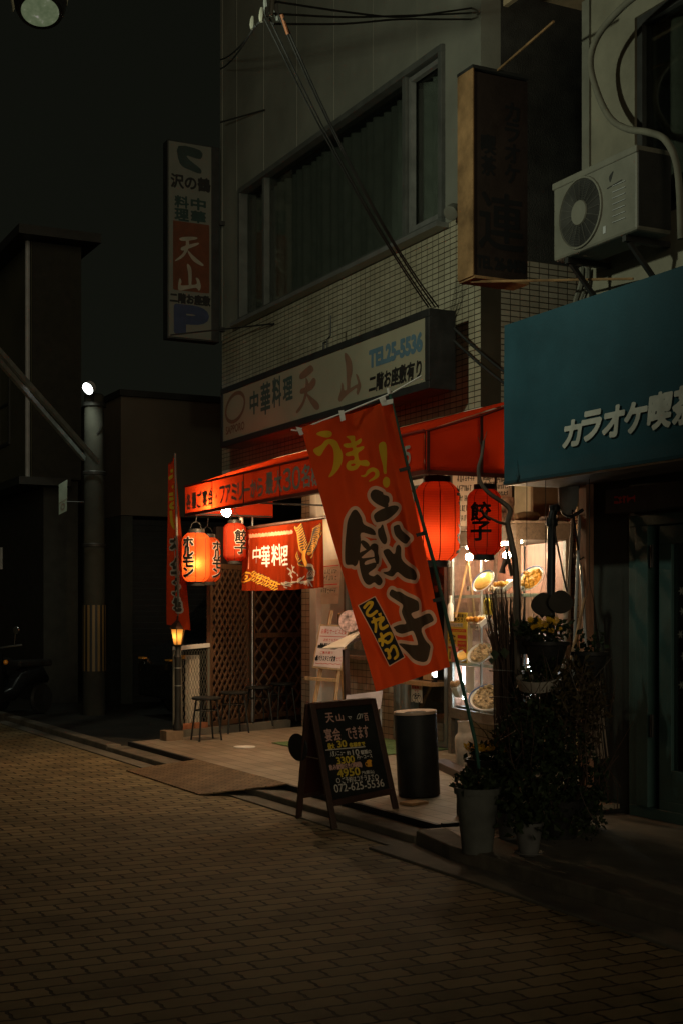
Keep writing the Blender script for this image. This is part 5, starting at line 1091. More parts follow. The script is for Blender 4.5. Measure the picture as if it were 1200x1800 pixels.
# teal awning with white lettering
TX, TY0, TY1, TZ0, TZ1 = 5.60, 3.6, 8.41, 2.49, 3.66
TA = thing('teal_awning', 'dark teal boxy awning with white slanted lettering over the bar door', 'awning', (TX, TY1, TZ0))
cloth_grid((TX, TY1, TZ1), (TX, TY0, TZ1), (TX, TY0, TZ0), (TX, TY1, TZ0), 90, 14, .004, 5).build('front_sheet', M['teal'], TA, smooth=True)
MB().add([(TX+.002, TY1, TZ1), (XN-.03, TY1, TZ1+.25), (XN-.03, TY0, TZ1+.25), (TX+.002, TY0, TZ1)], [(0,1,2,3)]).add([(TX+.002, TY1, TZ0), (TX+.002, TY1, TZ1), (XN-.03, TY1, TZ1+.25), (XN-.03, TY1, TZ0)], [(0,1,2,3)]).build('top_sheet', M['teal'], TA)
MB().box((TX+.004, TY0, TZ0-.004), (TX+.50, TY1-.004, TZ0+.02)).build('underside', M['dark'], TA)
MB().tube([(TX+.012, TY0, TZ0), (TX+.012, TY1, TZ0)], .012, 6).build('frame', M['alu'], TA)
MB().box((TX-.010, TY0, TZ0), (TX-.0045, TY1, TZ0+.022)).build('hem', mat('dark_teal_hem', (.010, .038, .05), .8), TA)
F = Face((TX-.006, TY1, TZ1), (TX-.006, TY0, TZ1), (TX-.006, TY1, TZ0)); sh_ = []
for ch_, xa, xb, yt, ybm in (('カ', 418, 520, 965, 1104), ('ラ', 525, 632, 912, 1068), ('オ', 643, 762, 885, 1048), ('ケ', 768, 890, 862, 1024), ('喫', 897, 1032, 808, 1002), ('茶', 1040, 1175, 770, 975)):
    xm, ym = (xa+xb)/2, (yt+ybm)/2; g_ = lambda x, y: F.xy(860 + x/3.2147, 440 + y/3.2147)
    x0, x1 = g_(xa, ym)[0], g_(xb, ym)[0]; y0, y1 = g_(xm, yt)[1], g_(xm, ybm)[1]
    sh_.append(text(ch_, x0, y0, x1, y1, shear=.14))
ink('lettering', sh_, .007, F.at, mat('white_awning_print', (.5, .5, .45), .7, bump=0), TA, grow=.010, lift=.006)
# air conditioner
AXX, AYa, AYb, AZ0, AZ1 = 5.95, 8.29, 7.33, 4.14, 4.71
AC = thing('air_conditioner', 'aged white outdoor air conditioner unit on wall brackets', 'air conditioner', (AXX, AYa, AZ0))
cs = MB().box((AXX, AYb, AZ0), (AXX+.30, AYa, AZ1)).build('casing', M['acwhite'], AC, bevel=.02)
MB().box((AXX+.012, AYb-.004, AZ0+.03), (AXX+.29, AYb+.01, AZ1-.03)).build('end_cover', M['dark'], AC)
MB().box((AXX-.008, AYb-.002, AZ1-.045), (AXX+.31, AYa+.006, AZ1+.006)).build('top_cover', M['acwhite'], AC, bevel=.008)
fc = Vector((AXX-.004, AYa-.335, (AZ0+AZ1)/2 - .01)); fr_ = .235
MB().lathe([(0, 0), (fr_, 0)], fc + Vector((-.002, 0, 0)), 48, (-1, 0, 0), False).build('fan_recess', M['black'], AC)
MB().lathe([(fr_, -.005), (fr_+.006, .012), (fr_+.018, .010), (fr_+.022, -.005)], fc, 64, (-1, 0, 0), False).build('fan_ring', M['acwhite'], AC, smooth=True)
gr = MB()
for i in range(12): r_ = .095 + i*.0118; gr.lathe([(r_, .010), (r_+.0016, .012), (r_+.0022, .010)], fc, 56, (-1, 0, 0), False)
for k_ in range(20): a = k_*math.pi/10; gr.bar(fc + Vector((-.010, .075*math.cos(a), .075*math.sin(a))), fc + Vector((-.010, fr_*math.cos(a), fr_*math.sin(a))), .0022, .003, (1, 0, 0))
gr.build('fan_grille', mat('dull_grille_wire', (.09, .09, .075), .5), AC)
MB().lathe([(.09, .006), (.085, .018), (0, .020)], fc, 40, (-1, 0, 0), False).build('fan_hub', M['acwhite'], AC, smooth=True)
lv = MB()
for i in range(7): lv.box((AXX-.006, AYb+.12, AZ0+.11 + i*.042), (AXX-.0005, AYb+.26, AZ0+.114 + i*.042))
lv.box((AXX-.004, AYb+.335, AZ0+.06), (AXX-.0005, AYb+.365, AZ0+.11)); lv.build('vents', M['grey'], AC)
F = Face((AXX-.001, AYa, AZ1), (AXX-.001, AYb, AZ1), (AXX-.001, AYa, AZ0)); ink('maker_mark', [poly([(.66, .13), (.71, .10), (.68, .16), (.67, .17)]), stroke([(.64, .205), (.80, .19)], .004)], .005, F.at, M['dark'], AC, lift=.001)
for y in (AYa-.15, AYb+.15):
    MB().box((AXX+.01, y-.02, AZ0-.042), (XN-.001, y+.02, AZ0-.002)).bar((AXX+.05, y, AZ0-.04), (XN-.02, y, AZ0-.38), .03, .03).build('bracket', M['dark'], AC)
def cable(name, label, pts, r, m, cat='cable', group=None, n=6, k=6):
    sp = smooth_loop([tuple(p_) for p_ in pts], k, False); o = MB().tube([Vector(p_) for p_ in sp], r, n).build(name, m, smooth=True); return tag(o, label, cat, group)
def sag(a, b, s, n=14): a, b = Vector(a), Vector(b); return [a.lerp(b, i/n) - Vector((0, 0, s*4*(i/n)*(1-i/n))) for i in range(n+1)]
hp = [P(1150, -30, X=6.0), P(1098, 8, X=6.02), P(1052, 60, X=6.05), P(1037, 110, X=6.1), P(1050, 165, X=6.15), P(1072, 208, X=6.15), P(1100, 226, X=6.15), P(1140, 233, X=6.15), P(1170, 248, X=6.15), P(1190, 300, X=6.15), P(1196, 420, X=6.15)]
cable('refrigerant_hose', 'thick taped hose curving down the wall behind the air conditioner', hp, .024, mat('grimy_hose_tape', (.11, .105, .08), .8), 'hose', n=10)
for i, dx in enumerate((0, 9)):
    cable('drain_pipe', ('pale pipe running down between the air conditioner and the teal awning', 'second thinner pipe just right of the pale one under the air conditioner')[i], [P(1022 + dx, 470, X=6.3), P(1020 + dx, 500, X=6.3), P(1012 + dx, 525, X=6.3), P(1008 + dx, 545, X=6.3)], (.02, .012)[i], M['acwhite'], 'pipe')
cable('roof_edge_cable', 'cable clipped along the wall just above the teal awning', [P(1200, 478, X=6.32), P(1160, 487, X=6.32), P(1120, 500, X=6.32), P(1070, 522, X=6.32), P(1050, 535, X=6.32)], .012, M['dark'])
# black projecting sign between the buildings
BS = thing('rusty_sign', 'black projecting sign with rusted cream edge and faded dark lettering', 'sign', (5.75, 9.18, 4.2))
MB().box((5.76, 9.085, 4.20), (6.27, 9.29, 5.80)).build('sign_box', mat('dead_sign_face', (.020, .013, .010), .55, var=.3), BS)
MB().box((5.745, 9.075, 4.19), (5.76, 9.30, 5.82)).box((5.761, 9.075, 4.175), (6.28, 9.30, 4.199)).build('rusted_edge', M['rust'], BS, bevel=.003)
MB().box((5.745, 9.07, 5.82), (6.28, 9.305, 5.845)).build('top_cap', M['dark'], BS)
F = Face((5.76, 9.084, 5.80), (6.27, 9.084, 5.80), (5.76, 9.084, 4.20)); f = F.fr
ink('lettering', column('カラオケ', *f(.58, .12, .84, .52)) + column('喫茶', *f(.14, .30, .40, .50)) + [text('連', *f(.10, .58, .92, .86)), text('TEL 26-8450', *f(.06, .90, .96, .96))], .008, F.at, mat('faded_black_print', (.006, .006, .006), .8, bump=0), BS, grow=.005, lift=.001)
for nm, lb, a_, b_ in (('upper_stay_rod', 'thin rod from the top of the rusty sign to the eave', (6.0, 9.18, 5.845), P(972, 38, X=5.78)), ('lower_stay_rod', 'thin rod from the foot of the rusty sign to the bar wall', (5.8, 9.18, 4.17), P(1112, 490, X=6.30))):
    o = MB().tube([a_, b_], .010, 6).build(nm, M['rust']); tag(o, lb, 'rod')
c = P(796, 370, X=XF-.10); FL_ = thing('wall_spotlight', 'small unlit outdoor spotlight beside the upstairs window corner', 'spotlight', tuple(c))
MB().lathe([(.035, -.07), (.06, -.02), (.065, .06), (.05, .065)], c, 20, (-.6, -.3, -.5)).build('housing', M['acwhite'], FL_, smooth=True); MB().tube([c, (XF-.002, c.y + .02, c.z + .04)], .018, 8).build('arm', M['dark'], FL_)
# ------------------------------------------------------------------ overhead wires
ins = P(468, 18, z=9.4)
CI = thing('insulator_cluster', 'cluster of pale wire clamps where the overhead cables meet', 'clamp', tuple(ins))
for i, (dx, dy, ln) in enumerate(((-8, 8, .10), (0, -6, .14), (10, -10, .16), (18, 0, .15), (-24, 22, .09))):
    c = P(468 + dx, 18 + dy, z=9.4 + .05*i); d = Vector((.04*((-1)**i), .02, .5 - .1*(i % 2))).normalized()
    MB().tube([c - d*ln/2, c - d*ln*.2, c + d*ln*.2, c + d*ln/2], [.012, .020, .018, .010], 8).build('clamp', (M['acwhite'], M['pot'])[i % 2], CI, smooth=True)
MB().tube([P(495, 25, z=9.45), P(506, 60, z=9.5)], .012, 8).build('orange_sleeve', mat('orange_sleeve', (.14, .05, .02), .6), CI)
tg = (Vector((6.0, 10.05, 4.13)), Vector((6.02, 9.96, 4.12)))
for i, (dx, tx) in enumerate(((-6, 752), (6, 757), (22, 764), (30, 770))):
    a_ = P(468 + dx, 26 + 6*(i % 2), z=9.45); b_ = P(tx, 540, X=6.0 + .02*i)
    cable('service_cable', ('leftmost of the four black cables dropping to the long signboard', 'second from the left of the four black cables dropping to the signboard', 'third from the left of the four black cables dropping to the signboard', 'rightmost of the four black cables dropping to the long signboard')[i], sag(a_, b_, .10 + .02*i), .007, M['black'], group='cables dropping to the signboard')
for i in range(2): cable('service_cable', ('upper black cable from the signboard end round the building side', 'lower black cable from the signboard end round the building side')[i], sag(P(790, 570 + 22*i, X=6.1), P(905, 668 + 20*i, X=6.16), .02), .011, M['black'], group='cables from the signboard end')
for i, (y0, y1, ym) in enumerate(((2, 12, 30), (24, 22, 28), (42, 34, 34))):
    cable('span_cable', ('top cable crossing in front of the grey upper wall', 'middle cable crossing in front of the grey upper wall', 'bottom cable crossing in front of the grey upper wall')[i], [P(480, y0, z=9.5), P(600, (y0+ym)/2 + 4, z=10.2), P(700, ym, z=10.8), P(780, (ym + y1)/2, z=11.3), P(842, y1, z=11.9)], .008, M['black'], group='cables crossing the upper wall')
for i, (x0, y0) in enumerate(((455, 40), (448, 46))): cable('span_cable', ('upper cable sloping from the clamps to the far corner', 'lower cable sloping from the clamps to the far corner')[i], sag(P(x0, y0, z=9.45), P(388, 105 + 16*i, z=16), .05), .008, M['black'], group='cables to the far corner')
cable('stay_wire', 'thin wire from the tall white sign to the tiled wall', [P(300, 589, z=16.0), P(390, 579, z=16.0), P(482, 569, X=6.29)], .010, M['black'])
cable('stay_wire', 'thin rod standing out from the grey upper wall above the tall sign', [P(388, 215, z=16.2), P(466, 193, X=6.29)], .010, M['dark'])
# ------------------------------------------------------------------ street lamp hanging at top left
SLp = P(71, 20, z=8.2)
SL = thing('street_lamp', 'hanging street lamp with round glass lens at the top left', 'street lamp', tuple(SLp)); n_ = Vector((-.12, -.45, -1)).normalized()
MB().lathe([(.112, 0), (.135, .0), (.15, -.04), (.16, -.10), (.10, -.22), (.05, -.26)], SLp, 40, n_).build('housing', M['black'], SL, smooth=True)
m, t_, out = nt('street_lamp_lens'); e = nd(t_, 'Emission', Strength=.22); nz = nd(t_, 'TexNoise', Scale=26, Detail=3); tc = nd(t_, 'TexCoord'); t_.links.new(tc.outputs['Object'], nz.inputs['Vector'])
rr = ramp(t_, [(.35, (.30, .38, .20)), (.62, (.42, .50, .28)), (.75, (1, .95, .8))]); t_.links.new(nz.outputs['Fac'], rr.inputs[0]); t_.links.new(rr.outputs[0], e.inputs[0]); t_.links.new(e.outputs[0], out.inputs[0])
MB().lathe([(.112, .002), (.09, .02), (0, .03)], SLp, 40, n_, False).build('lens', m, SL, smooth=True)
mp_ = mat('olive_white_panel', (.5, .5, .36), .5)
for pts in (((72, -60), (125, -60), (119, 9), (84, 0)), ((14, -60), (40, -60), (38, 0), (24, 20))):
    slab(*[P(*p_, z=8.3) for p_ in pts], Vector((0, -1, 0)), .02).build('shade_panel', mp_, SL)
top_ = SLp - n_*.26
MB().tube([top_, top_ + Vector((0, 0, .5)), top_ + Vector((-.5, .2, 1.0)), top_ + Vector((-1.5, .4, 1.2)), Vector((SLp.x - 2.6, SLp.y + .5, 7.0)), Vector((SLp.x - 2.6, SLp.y + .5, 0))], .04, 10).build('arm', M['dark'], SL)
l = bpy.data.lights.new('street_lamp_light', 'SPOT'); l.energy = 260; l.spot_size = R(130); l.spot_blend = .8; l.shadow_soft_size = .08; l.color = (.93, 1, .74)
lo = bpy.data.objects.new('street_lamp_light', l); COL.objects.link(lo); lo.parent = SL; aim = Vector((3.9, 1.6, -.05)); lo.location = n_*.10 + aim.normalized()*.22
lo.rotation_euler = aim.to_track_quat('-Z', 'Y').to_euler()

# ------------------------------------------------------------------ plants, pipes and mops in front of the gap
def leaves(mb, c, r, n, size, rg, sc_=(1, 1, 1), up=.2):
    for _ in range(n):
        v = Vector((rg.gauss(0, 1), rg.gauss(0, 1), rg.gauss(0, 1))).normalized() * r * rg.random()**.45
        p_ = Vector(c) + Vector((v.x*sc_[0], v.y*sc_[1], v.z*sc_[2])); d = Vector((rg.gauss(0, 1), rg.gauss(0, 1), rg.gauss(up, 1))).normalized()
        s_ = d.orthogonal().normalized(); s_.rotate(Matrix.Rotation(rg.uniform(0, 6.28), 3, d)); L = size * rg.uniform(.6, 1.4); w_ = L * .32; nn = d.cross(s_) * L * .12
        mb.add([p_, p_ + d*L*.4 + s_*w_ + nn, p_ + d*L, p_ + d*L*.4 - s_*w_ + nn], [(0, 1, 2), (0, 2, 3)])
    return mb
def flower(mb, c, r, rg):
    n_ = Vector((rg.gauss(-.3, .5), rg.gauss(-.6, .5), rg.gauss(.7, .4))).normalized(); e1 = n_.orthogonal().normalized(); e2 = n_.cross(e1)
    for k_ in range(11):
        a = k_*2*math.pi/11; d = e1*math.cos(a) + e2*math.sin(a); s_ = n_.cross(d); c_ = Vector(c)
        mb.add([c_, c_ + d*r*.6 + s_*r*.14 + n_*r*.2, c_ + d*r + n_*r*.1, c_ + d*r*.6 - s_*r*.14 + n_*r*.2], [(0, 1, 2, 3)])
def potted(label, c, r0, r1, h, potm, fol, lm, leafr, nleaf, lsize, flowers=0, flowerm=None, sides=28, cat='potted plant', saucer=False, seed=1):
    t = thing('potted_plant', label, cat, tuple(c), 'flower pots beside the porch'); rg = random.Random(seed); c = Vector(c)
    MB().lathe([(r0, 0), (r1*.97, h*.90), (r1*1.06, h*.905), (r1*1.08, h), (r1*.93, h), (r1*.90, h*.9)], c, sides, None, False).lathe([(0, h*.9), (r1*.92, h*.9)], c, sides, None, False).build('pot', potm, t, smooth=True)
    if saucer: MB().lathe([(r0*.9, .0), (r0*1.5, .012), (r0*1.55, .022), (r0*1.4, .016), (r0*.9, .008)], c, 28, None, False).build('saucer', potm, t, smooth=True)
    mb = leaves(MB(), c + Vector((0, 0, h + leafr*fol*.45)), leafr, nleaf, lsize, rg, (1, 1, fol), .5)
    for _ in range(14): a = rg.uniform(0, 6.28); mb.tube([c + Vector((0, 0, h*.9)), c + Vector((math.cos(a)*leafr*.6, math.sin(a)*leafr*.6, h + leafr*fol*rg.uniform(.3, 1)))], .003, 4)
    mb.build('foliage', lm, t)
    if flowers:
        mb = MB()
        for _ in range(flowers):
            a = rg.uniform(0, 6.28); q_ = leafr*.95*math.sqrt(rg.random()); flower(mb, c + Vector((q_*math.cos(a), q_*math.sin(a), h + leafr*fol*rg.uniform(.8, 1.25))), rg.uniform(.022, .036), rg)
        mb.build('flowers', flowerm or M['petal'], t)
    return t
g0 = P(838, 1498, Z=.09)
potted('tall grey ribbed pot with low green plant nearest the kerb corner', (g0.x, g0.y, .087), .092, .134, .40, M['pot'], .5, M['leaf'], .15, 320, .045, sides=20, seed=2, saucer=False)
g1 = P(856, 1440, Z=.09); potted('black pot of yellow flowers on a stand behind the grey pot', (g1.x, g1.y, .27), .11, .155, .25, M['black'], .42, M['leaf'], .17, 240, .045, 46, seed=3)
o = MB().box((g1.x-.17, g1.y-.14, .087), (g1.x+.17, g1.y+.14, .268)).build('plant_stand', M['darkwood']); tag(o, 'dark box stand under the black pot of yellow flowers', 'stand')
g2 = P(893, 1470, Z=.10); t = potted('small white pot standing between the grey pot and the ringed white pot', (g2.x, g2.y, .087), .06, .085, .17, M['whitepot'], .8, M['leaf'], .12, 120, .05, seed=4)
g3 = P(928, 1503, Z=.09); potted('white ringed pot on a saucer with dark foliage', (g3.x, g3.y, .09), .056, .088, .20, M['whitepot'], 1.2, M['leaf'], .20, 360, .06, seed=5, saucer=True)
rg = random.Random(11)
for i, (x_, y_, z_, r_, n_, lm, lb) in enumerate(((930, 1330, 9.2, .30, 1500, 'leaf', 'dense dark shrub behind the white ringed pot'), (985, 1395, 8.9, .36, 1700, 'leaf', 'dark leafy shrub in the shade right of the pots'), (1010, 1240, 9.4, .27, 1200, 'leaf2', 'dry brownish climbing plant against the corner post'), (905, 1290, 9.6, .17, 320, 'leaf2', 'thin dry plant with pale buds right of the yellow flowers'), (960, 1235, 9.5, .26, 1200, 'leaf', 'trailing dark plant under the hanging pots'))):
    c = P(x_, y_, z=z_); t = thing('shrub', lb, 'shrub', (c.x, c.y, .087)); mb = leaves(MB(), c, r_, int(n_*.95), .045, rg, (.9, .9, 1.25), .3); mb.build('foliage', M[lm], t)
    st_ = MB()
    for k_ in range(26):
        a_ = c + Vector((rg.uniform(-r_, r_)*.9, rg.uniform(-r_, r_)*.9, rg.uniform(-.6, .5)*r_)); d_ = Vector((rg.gauss(0, .45), rg.gauss(0, .45), 1)).normalized()*rg.uniform(.15, .5)
        st_.tube([a_, a_ + d_*.5 + Vector((rg.uniform(-.03, .03), rg.uniform(-.03, .03), 0)), a_ + d_], [.004, .003, .0015], 4)
    for k_ in range(9):
        e_ = c + Vector((rg.uniform(-r_, r_)*.8, rg.uniform(-r_, r_)*.8, rg.uniform(.2, 1)*r_)); b_ = Vector((c.x + rg.uniform(-.05, .05), c.y + rg.uniform(-.05, .05), .085))
        st_.tube([b_, b_.lerp(e_, .5) + Vector((rg.uniform(-.06, .06), rg.uniform(-.06, .06), 0)), e_], [.008, .006, .003], 5)
    st_.build('stems', M['twig'], t); MB().lathe([(.10, 0), (.15, .22), (.155, .25), (.14, .25)], (c.x, c.y, .087), 20).build('pot', M['dark'], t, smooth=True)
# bundle of cut branches tied with wire
c0 = P(893, 1430, z=9.9); BU = thing('branch_bundle', 'tall bundle of bare cut branches tied with wire', 'branches', (c0.x, c0.y, .087)); mb = MB(); rg = random.Random(21)
zt = P(880, 1035, z=9.9).z
for i in range(64):
    a, q_ = rg.uniform(0, 6.28), .10*math.sqrt(rg.random()); b_ = Vector((c0.x + q_*math.cos(a)*.8, c0.y + q_*math.sin(a)*.8, .087)); m_ = Vector((c0.x - .02 + q_*math.cos(a), c0.y + q_*math.sin(a), 1.15 + rg.uniform(-.1, .1)))
    e_ = Vector((c0.x - .05 + 1.7*q_*math.cos(a) + rg.uniform(-.02, .02), c0.y + 1.5*q_*math.sin(a), zt - rg.random()**1.6*.35)); r_ = rg.uniform(.005, .010)
    mb.tube([b_, b_.lerp(m_, .5) + Vector((rg.uniform(-.02, .02), 0, 0)), m_, m_.lerp(e_, .5) + Vector((rg.uniform(-.015, .015), rg.uniform(-.015, .015), 0)), e_], [r_, r_, r_*.9, r_*.7, r_*.4], 5)
    for _ in range(3):
        f_ = m_.lerp(e_, rg.uniform(.1, .9)); d = Vector((rg.gauss(0, .5), rg.gauss(0, .5), 1)).normalized(); mb.tube([f_, f_ + d*rg.uniform(.03, .09)], [r_*.5, r_*.3], 4)
mb.build('sticks', M['twig'], BU)
for z in (1.12, .93): MB().lathe([(.125, 0), (.128, .003), (.125, .006), (.122, .003), (.125, 0)], (c0.x - .02, c0.y, z), 28, (.1, .05, 1), False).build('tie_wire', M['alu'], BU)
lf = MB()
for x_, y_, s_ in ((868, 1142, .07), (885, 1138, .075), (862, 1155, .05)): q_ = P(x_, y_, z=9.72); lf.add([q_, q_ + Vector((.5, -.2, -.45))*s_, q_ + Vector((.1, .0, -1.1))*s_, q_ + Vector((-.45, .1, -.4))*s_], [(0, 1, 2), (0, 2, 3)])
lf.build('broad_leaves', M['leaf'], BU)
# thin crooked tree
TR = thing('thin_tree', 'thin crooked bare trunk curving up past the dim lantern', 'tree', tuple(P(905, 1440, z=9.75)))
tp = [P(912, 1440, z=9.75), P(910, 1250, z=9.75), P(908, 1100, z=9.75), P(905, 1000, z=9.75), P(897, 950, z=9.75), P(891, 920, z=9.75), P(896, 898, z=9.74), P(884, 884, z=9.74), P(860, 868, z=9.72), P(845, 850, z=9.72), P(840, 825, z=9.72), P(846, 800, z=9.72), P(849, 775, z=9.72)]
sp = [Vector(v) for v in smooth_loop([tuple(p_) for p_ in tp], 4, False)]
MB().tube(sp, [.028 - .018*i/len(sp) for i in range(len(sp))], 8).build('trunk', M['bark'], TR, smooth=True)
br_ = MB().tube([P(891, 922, z=9.75), P(875, 918, z=9.72), P(856, 908, z=9.7), P(850, 903, z=9.7)], [.012, .010, .007, .004], 6).tube([P(899, 1012, z=9.75), P(893, 985, z=9.72), P(889, 965, z=9.7)], [.014, .012, .010], 6)
rg = random.Random(5)
for x_, y_ in ((846, 800), (849, 778), (848, 790), (850, 785)): b_ = P(x_, y_, z=9.72); br_.tube([b_, b_ + Vector((rg.uniform(-.05, .05), rg.uniform(-.05, .05), rg.uniform(.03, .09)))], [.005, .002], 5)
br_.build('twigs', M['bark'], TR)
leaves(MB(), P(843, 900, z=9.7), .035, 7, .03, rg).build('leaves', M['leaf'], TR)
# black pipe, meter box, mops
o = MB().tube([P(966, 1440, z=10.3), P(967, 1050, z=10.3), P(969, 915, z=10.3), P(970, 903, z=10.3), P(974, 894, z=10.3), P(984, 890, z=10.33), P(1000, 889, z=10.4)], [.032, .032, .032, .032, .032, .030, .028], 14).lathe([(.042, -.03), (.046, 0), (.042, .03)], P(969, 918, z=10.3), 16).lathe([(.040, -.02), (.043, 0), (.040, .02)], P(974, 893, z=10.3), 16).build('black_pipe', mat('black_pvc', (.016, .018, .02), .35), smooth=True); tag(o, 'black plastic standpipe with an elbow in front of the showcase end', 'pipe')
cable('loose_cord', 'thin black cord hanging from the black standpipe', [P(972, 925, z=10.2), P(977, 950, z=10.2), P(984, 985, z=10.2), P(990, 1015, z=10.2), P(996, 1040, z=10.2)], .007, M['black'], 'cord')
MT = thing('meter_box', 'grey electric meter cover with drooping cables under the awning edge', 'meter', tuple(P(998, 870, z=10.2)))
MB().lathe([(.07, .12), (.078, .05), (.075, -.06), (.05, -.13), (.02, -.15)], P(998, 870, z=10.25), 24).build('cover', M['grey'], MT, smooth=True)
MB().tube([Vector(v) for v in smooth_loop([tuple(P(*p_, z=10.25)) for p_ in ((985, 890), (990, 902), (1002, 908), (1013, 903), (1024, 896))], 5, False)], .014, 8).tube([P(1005, 896, z=10.2), P(1012, 940, z=10.25), P(1018, 985, z=10.3)], .008, 6).build('cables', M['black'], MT, smooth=True)
for i, (x0, y0, x1, y1, m_, r_, lb) in enumerate(((1006, 902, 985, 1250, M['greywood'], .011, 'pale mop handle leaning nearest the black standpipe'), (1018, 905, 1004, 1250, M['grey'], .012, 'grey pole leaning second from the standpipe'), (1020, 985, 1035, 1240, M['steel'], .013, 'steel pole leaning against the wall beside the corner post'), (1027, 1050, 1002, 1160, M['wood'], .010, 'short bamboo stick crossing the leaning poles'))):
    o = MB().tube([P(x0, y0, z=10.35 if i < 3 else 10.1), P(x1, y1, z=10.0)], r_, 8).build('leaning_pole', m_, smooth=True); tag(o, lb, 'pole', 'poles leaning in the gap')
cable('wall_hook', 'bent wire hook hanging among the leaning poles', [P(1012, 968, z=10.3), P(1008, 978, z=10.3), P(1015, 985, z=10.3), P(1024, 980, z=10.3), P(1032, 970, z=10.3)], .005, M['dark'], 'hook')
# hanging pots
def hanging(label, x_, y_, z_, r, h, flowers, lobes=False, seed=1, leafn=160):
    c = P(x_, y_, z=z_); t = thing('hanging_pot', label, 'hanging pot', tuple(c), 'pots hung along the gap'); rg = random.Random(seed)
    MB().lathe([(r*.62, -h), (r*.95, -.02), (r*1.05, -.015), (r*1.05, .01), (r*.9, .01), (r*.88, -.02)], c, 26, None, False).lathe([(0, -.02), (r*.9, -.02)], c, 26, None, False).lathe([(0, -h), (r*.62, -h)], c, 26, None, False).build('pot', M['black'], t, smooth=True)
    leaves(MB(), c + Vector((0, 0, .06)), r*1.15, leafn, .05, rg, (1, 1, .75), .4).build('foliage', M['leaf'], t)
    if flowers:
        mb = MB()
        for _ in range(flowers): flower(mb, c + Vector((rg.uniform(-.9, .3)*r, rg.uniform(-.9, .2)*r, rg.uniform(.07, .17))), rg.uniform(.016, .03), rg)
        mb.build('flowers', M['petal'], t)
    MB().tube([c + Vector((-r, 0, 0)), c + Vector((0, 0, .5)), c + Vector((r, 0, 0))], .003, 4).tube([c + Vector((0, 0, .5)), (c.x, c.y, 2.48)], .003, 4).build('hanger', M['dark'], t)
    return t
hanging('black hanging pot of yellow flowers in front of the showcase end', 958, 1130, 9.6, .16, .20, 30, seed=8, leafn=240)
hanging('plain black pot hung right of the yellow flowers', 1035, 1148, 9.5, .125, .19, 0, seed=9, leafn=60)
hanging('small dark pot hung at the left of the yellow flowers', 925, 1120, 9.65, .08, .12, 0, seed=10, leafn=80)
HL = MB()
for x_, y_, s_ in ((955, 1062, .105), (985, 1058, .105)):
    c = P(x_, y_, z=9.5); vs = [c + Vector((.9*math.cos(a)*s_*(1 + .12*math.cos(2*a)), .25*math.sin(a*2)*s_*.3, .78*math.sin(a)*s_)) for a in np.linspace(0, 2*math.pi, 26)[:-1]]
    HL.add([c + Vector((0, -.015, 0))] + vs, [(0, i+1, (i+1) % 25 + 1) for i in range(25)]).add([c + Vector((0, .010, 0))] + [v + Vector((0, .006, 0)) for v in vs], [(0, (i+1) % 25 + 1, i+1) for i in range(25)])
o = HL.build('heart_shaped_ornament', mat('dark_grey_felt', (.05, .045, .038), .85)); tag(o, 'dark heart shaped ornament hung above the yellow flowers', 'ornament')
c = P(945, 1215, z=9.45); o = MB().lathe([(.13, .02), (.145, .07), (.15, .10), (.14, .10), (.12, .06), (.0, .0)], c, 28, (-.15, -.15, 1), False).build('plastic_basin', mat('frosted_plastic', (.33, .30, .26), .4), smooth=True); tag(o, 'pale plastic basin among the dark plants', 'basin')
c = P(1040, 1245, z=9.6); mb = MB(); rg = random.Random(31)
for i in range(60): a = rg.uniform(-.05, .05); mb.tube([c + Vector((a*.5, rg.uniform(-.05, .05), .25)), c + Vector((a*1.6, rg.uniform(-.08, .08), -.35))], .004, 4)
o = mb.build('straw_broom', M['greywood']); tag(o, 'upturned straw broom by the corner post under the black pot', 'broom')

# ------------------------------------------------------------------ utility pole and what stands on the far left
c = P(166, 1257, Z=.055); UX, UY = c.x, c.y
UP = thing('utility_pole', 'concrete utility pole with striped guard and small bright lamp', 'utility pole', (UX, UY, .05))
MB().lathe([(.165, .05), (.142, 4.72), (.12, 4.74)], (UX, UY, 0), 36).build('shaft', mat('pole_concrete', (.035, .035, .028), .85, var=.3, scale=3, bump=.3), UP, smooth=True)
m, t_, out = nt('striped_guard'); b = nd(t_, 'BsdfPrincipled', Roughness=.6); tc = nd(t_, 'TexCoord'); gr_ = nd(t_, 'TexGradient', gradient_type='RADIAL'); t_.links.new(tc.outputs['Object'], gr_.inputs[0])
mu = nd(t_, 'Math', operation='MULTIPLY'); mu.inputs[1].default_value = 14; fr2 = nd(t_, 'Math', operation='FRACT'); gt = nd(t_, 'Math', operation='GREATER_THAN'); gt.inputs[1].default_value = .5
t_.links.new(gr_.outputs['Fac'], mu.inputs[0]); t_.links.new(mu.outputs[0], fr2.inputs[0]); t_.links.new(fr2.outputs[0], gt.inputs[0]); mx = nd(t_, 'Mix', data_type='RGBA'); mx.inputs[6].default_value = (.012, .012, .012, 1); mx.inputs[7].default_value = (.17, .11, .04, 1); t_.links.new(gt.outputs[0], mx.inputs[0]); t_.links.new(mx.outputs[2], b.inputs['Base Color']); t_.links.new(b.outputs[0], out.inputs[0])
MB().lathe([(.174, .70), (.170, 1.66)], (UX, UY, 0), 40, None, False).build('striped_guard', m, UP, smooth=True)
for z in (3.55, 4.55, 2.5): MB().lathe([(.165, z), (.172, z+.01), (.172, z+.05), (.165, z+.06)], (UX, UY, 0), 32, None, False).build('band', M['dark'], UP)
lp = P(155, 683, z=19.55); ax = Vector((-.74, -.42, -.52)).normalized()
MB().lathe([(.088, 0), (.095, -.02), (.085, -.08), (.03, -.13)], lp, 28, ax).build('lamp_housing', M['grey'], UP, smooth=True)
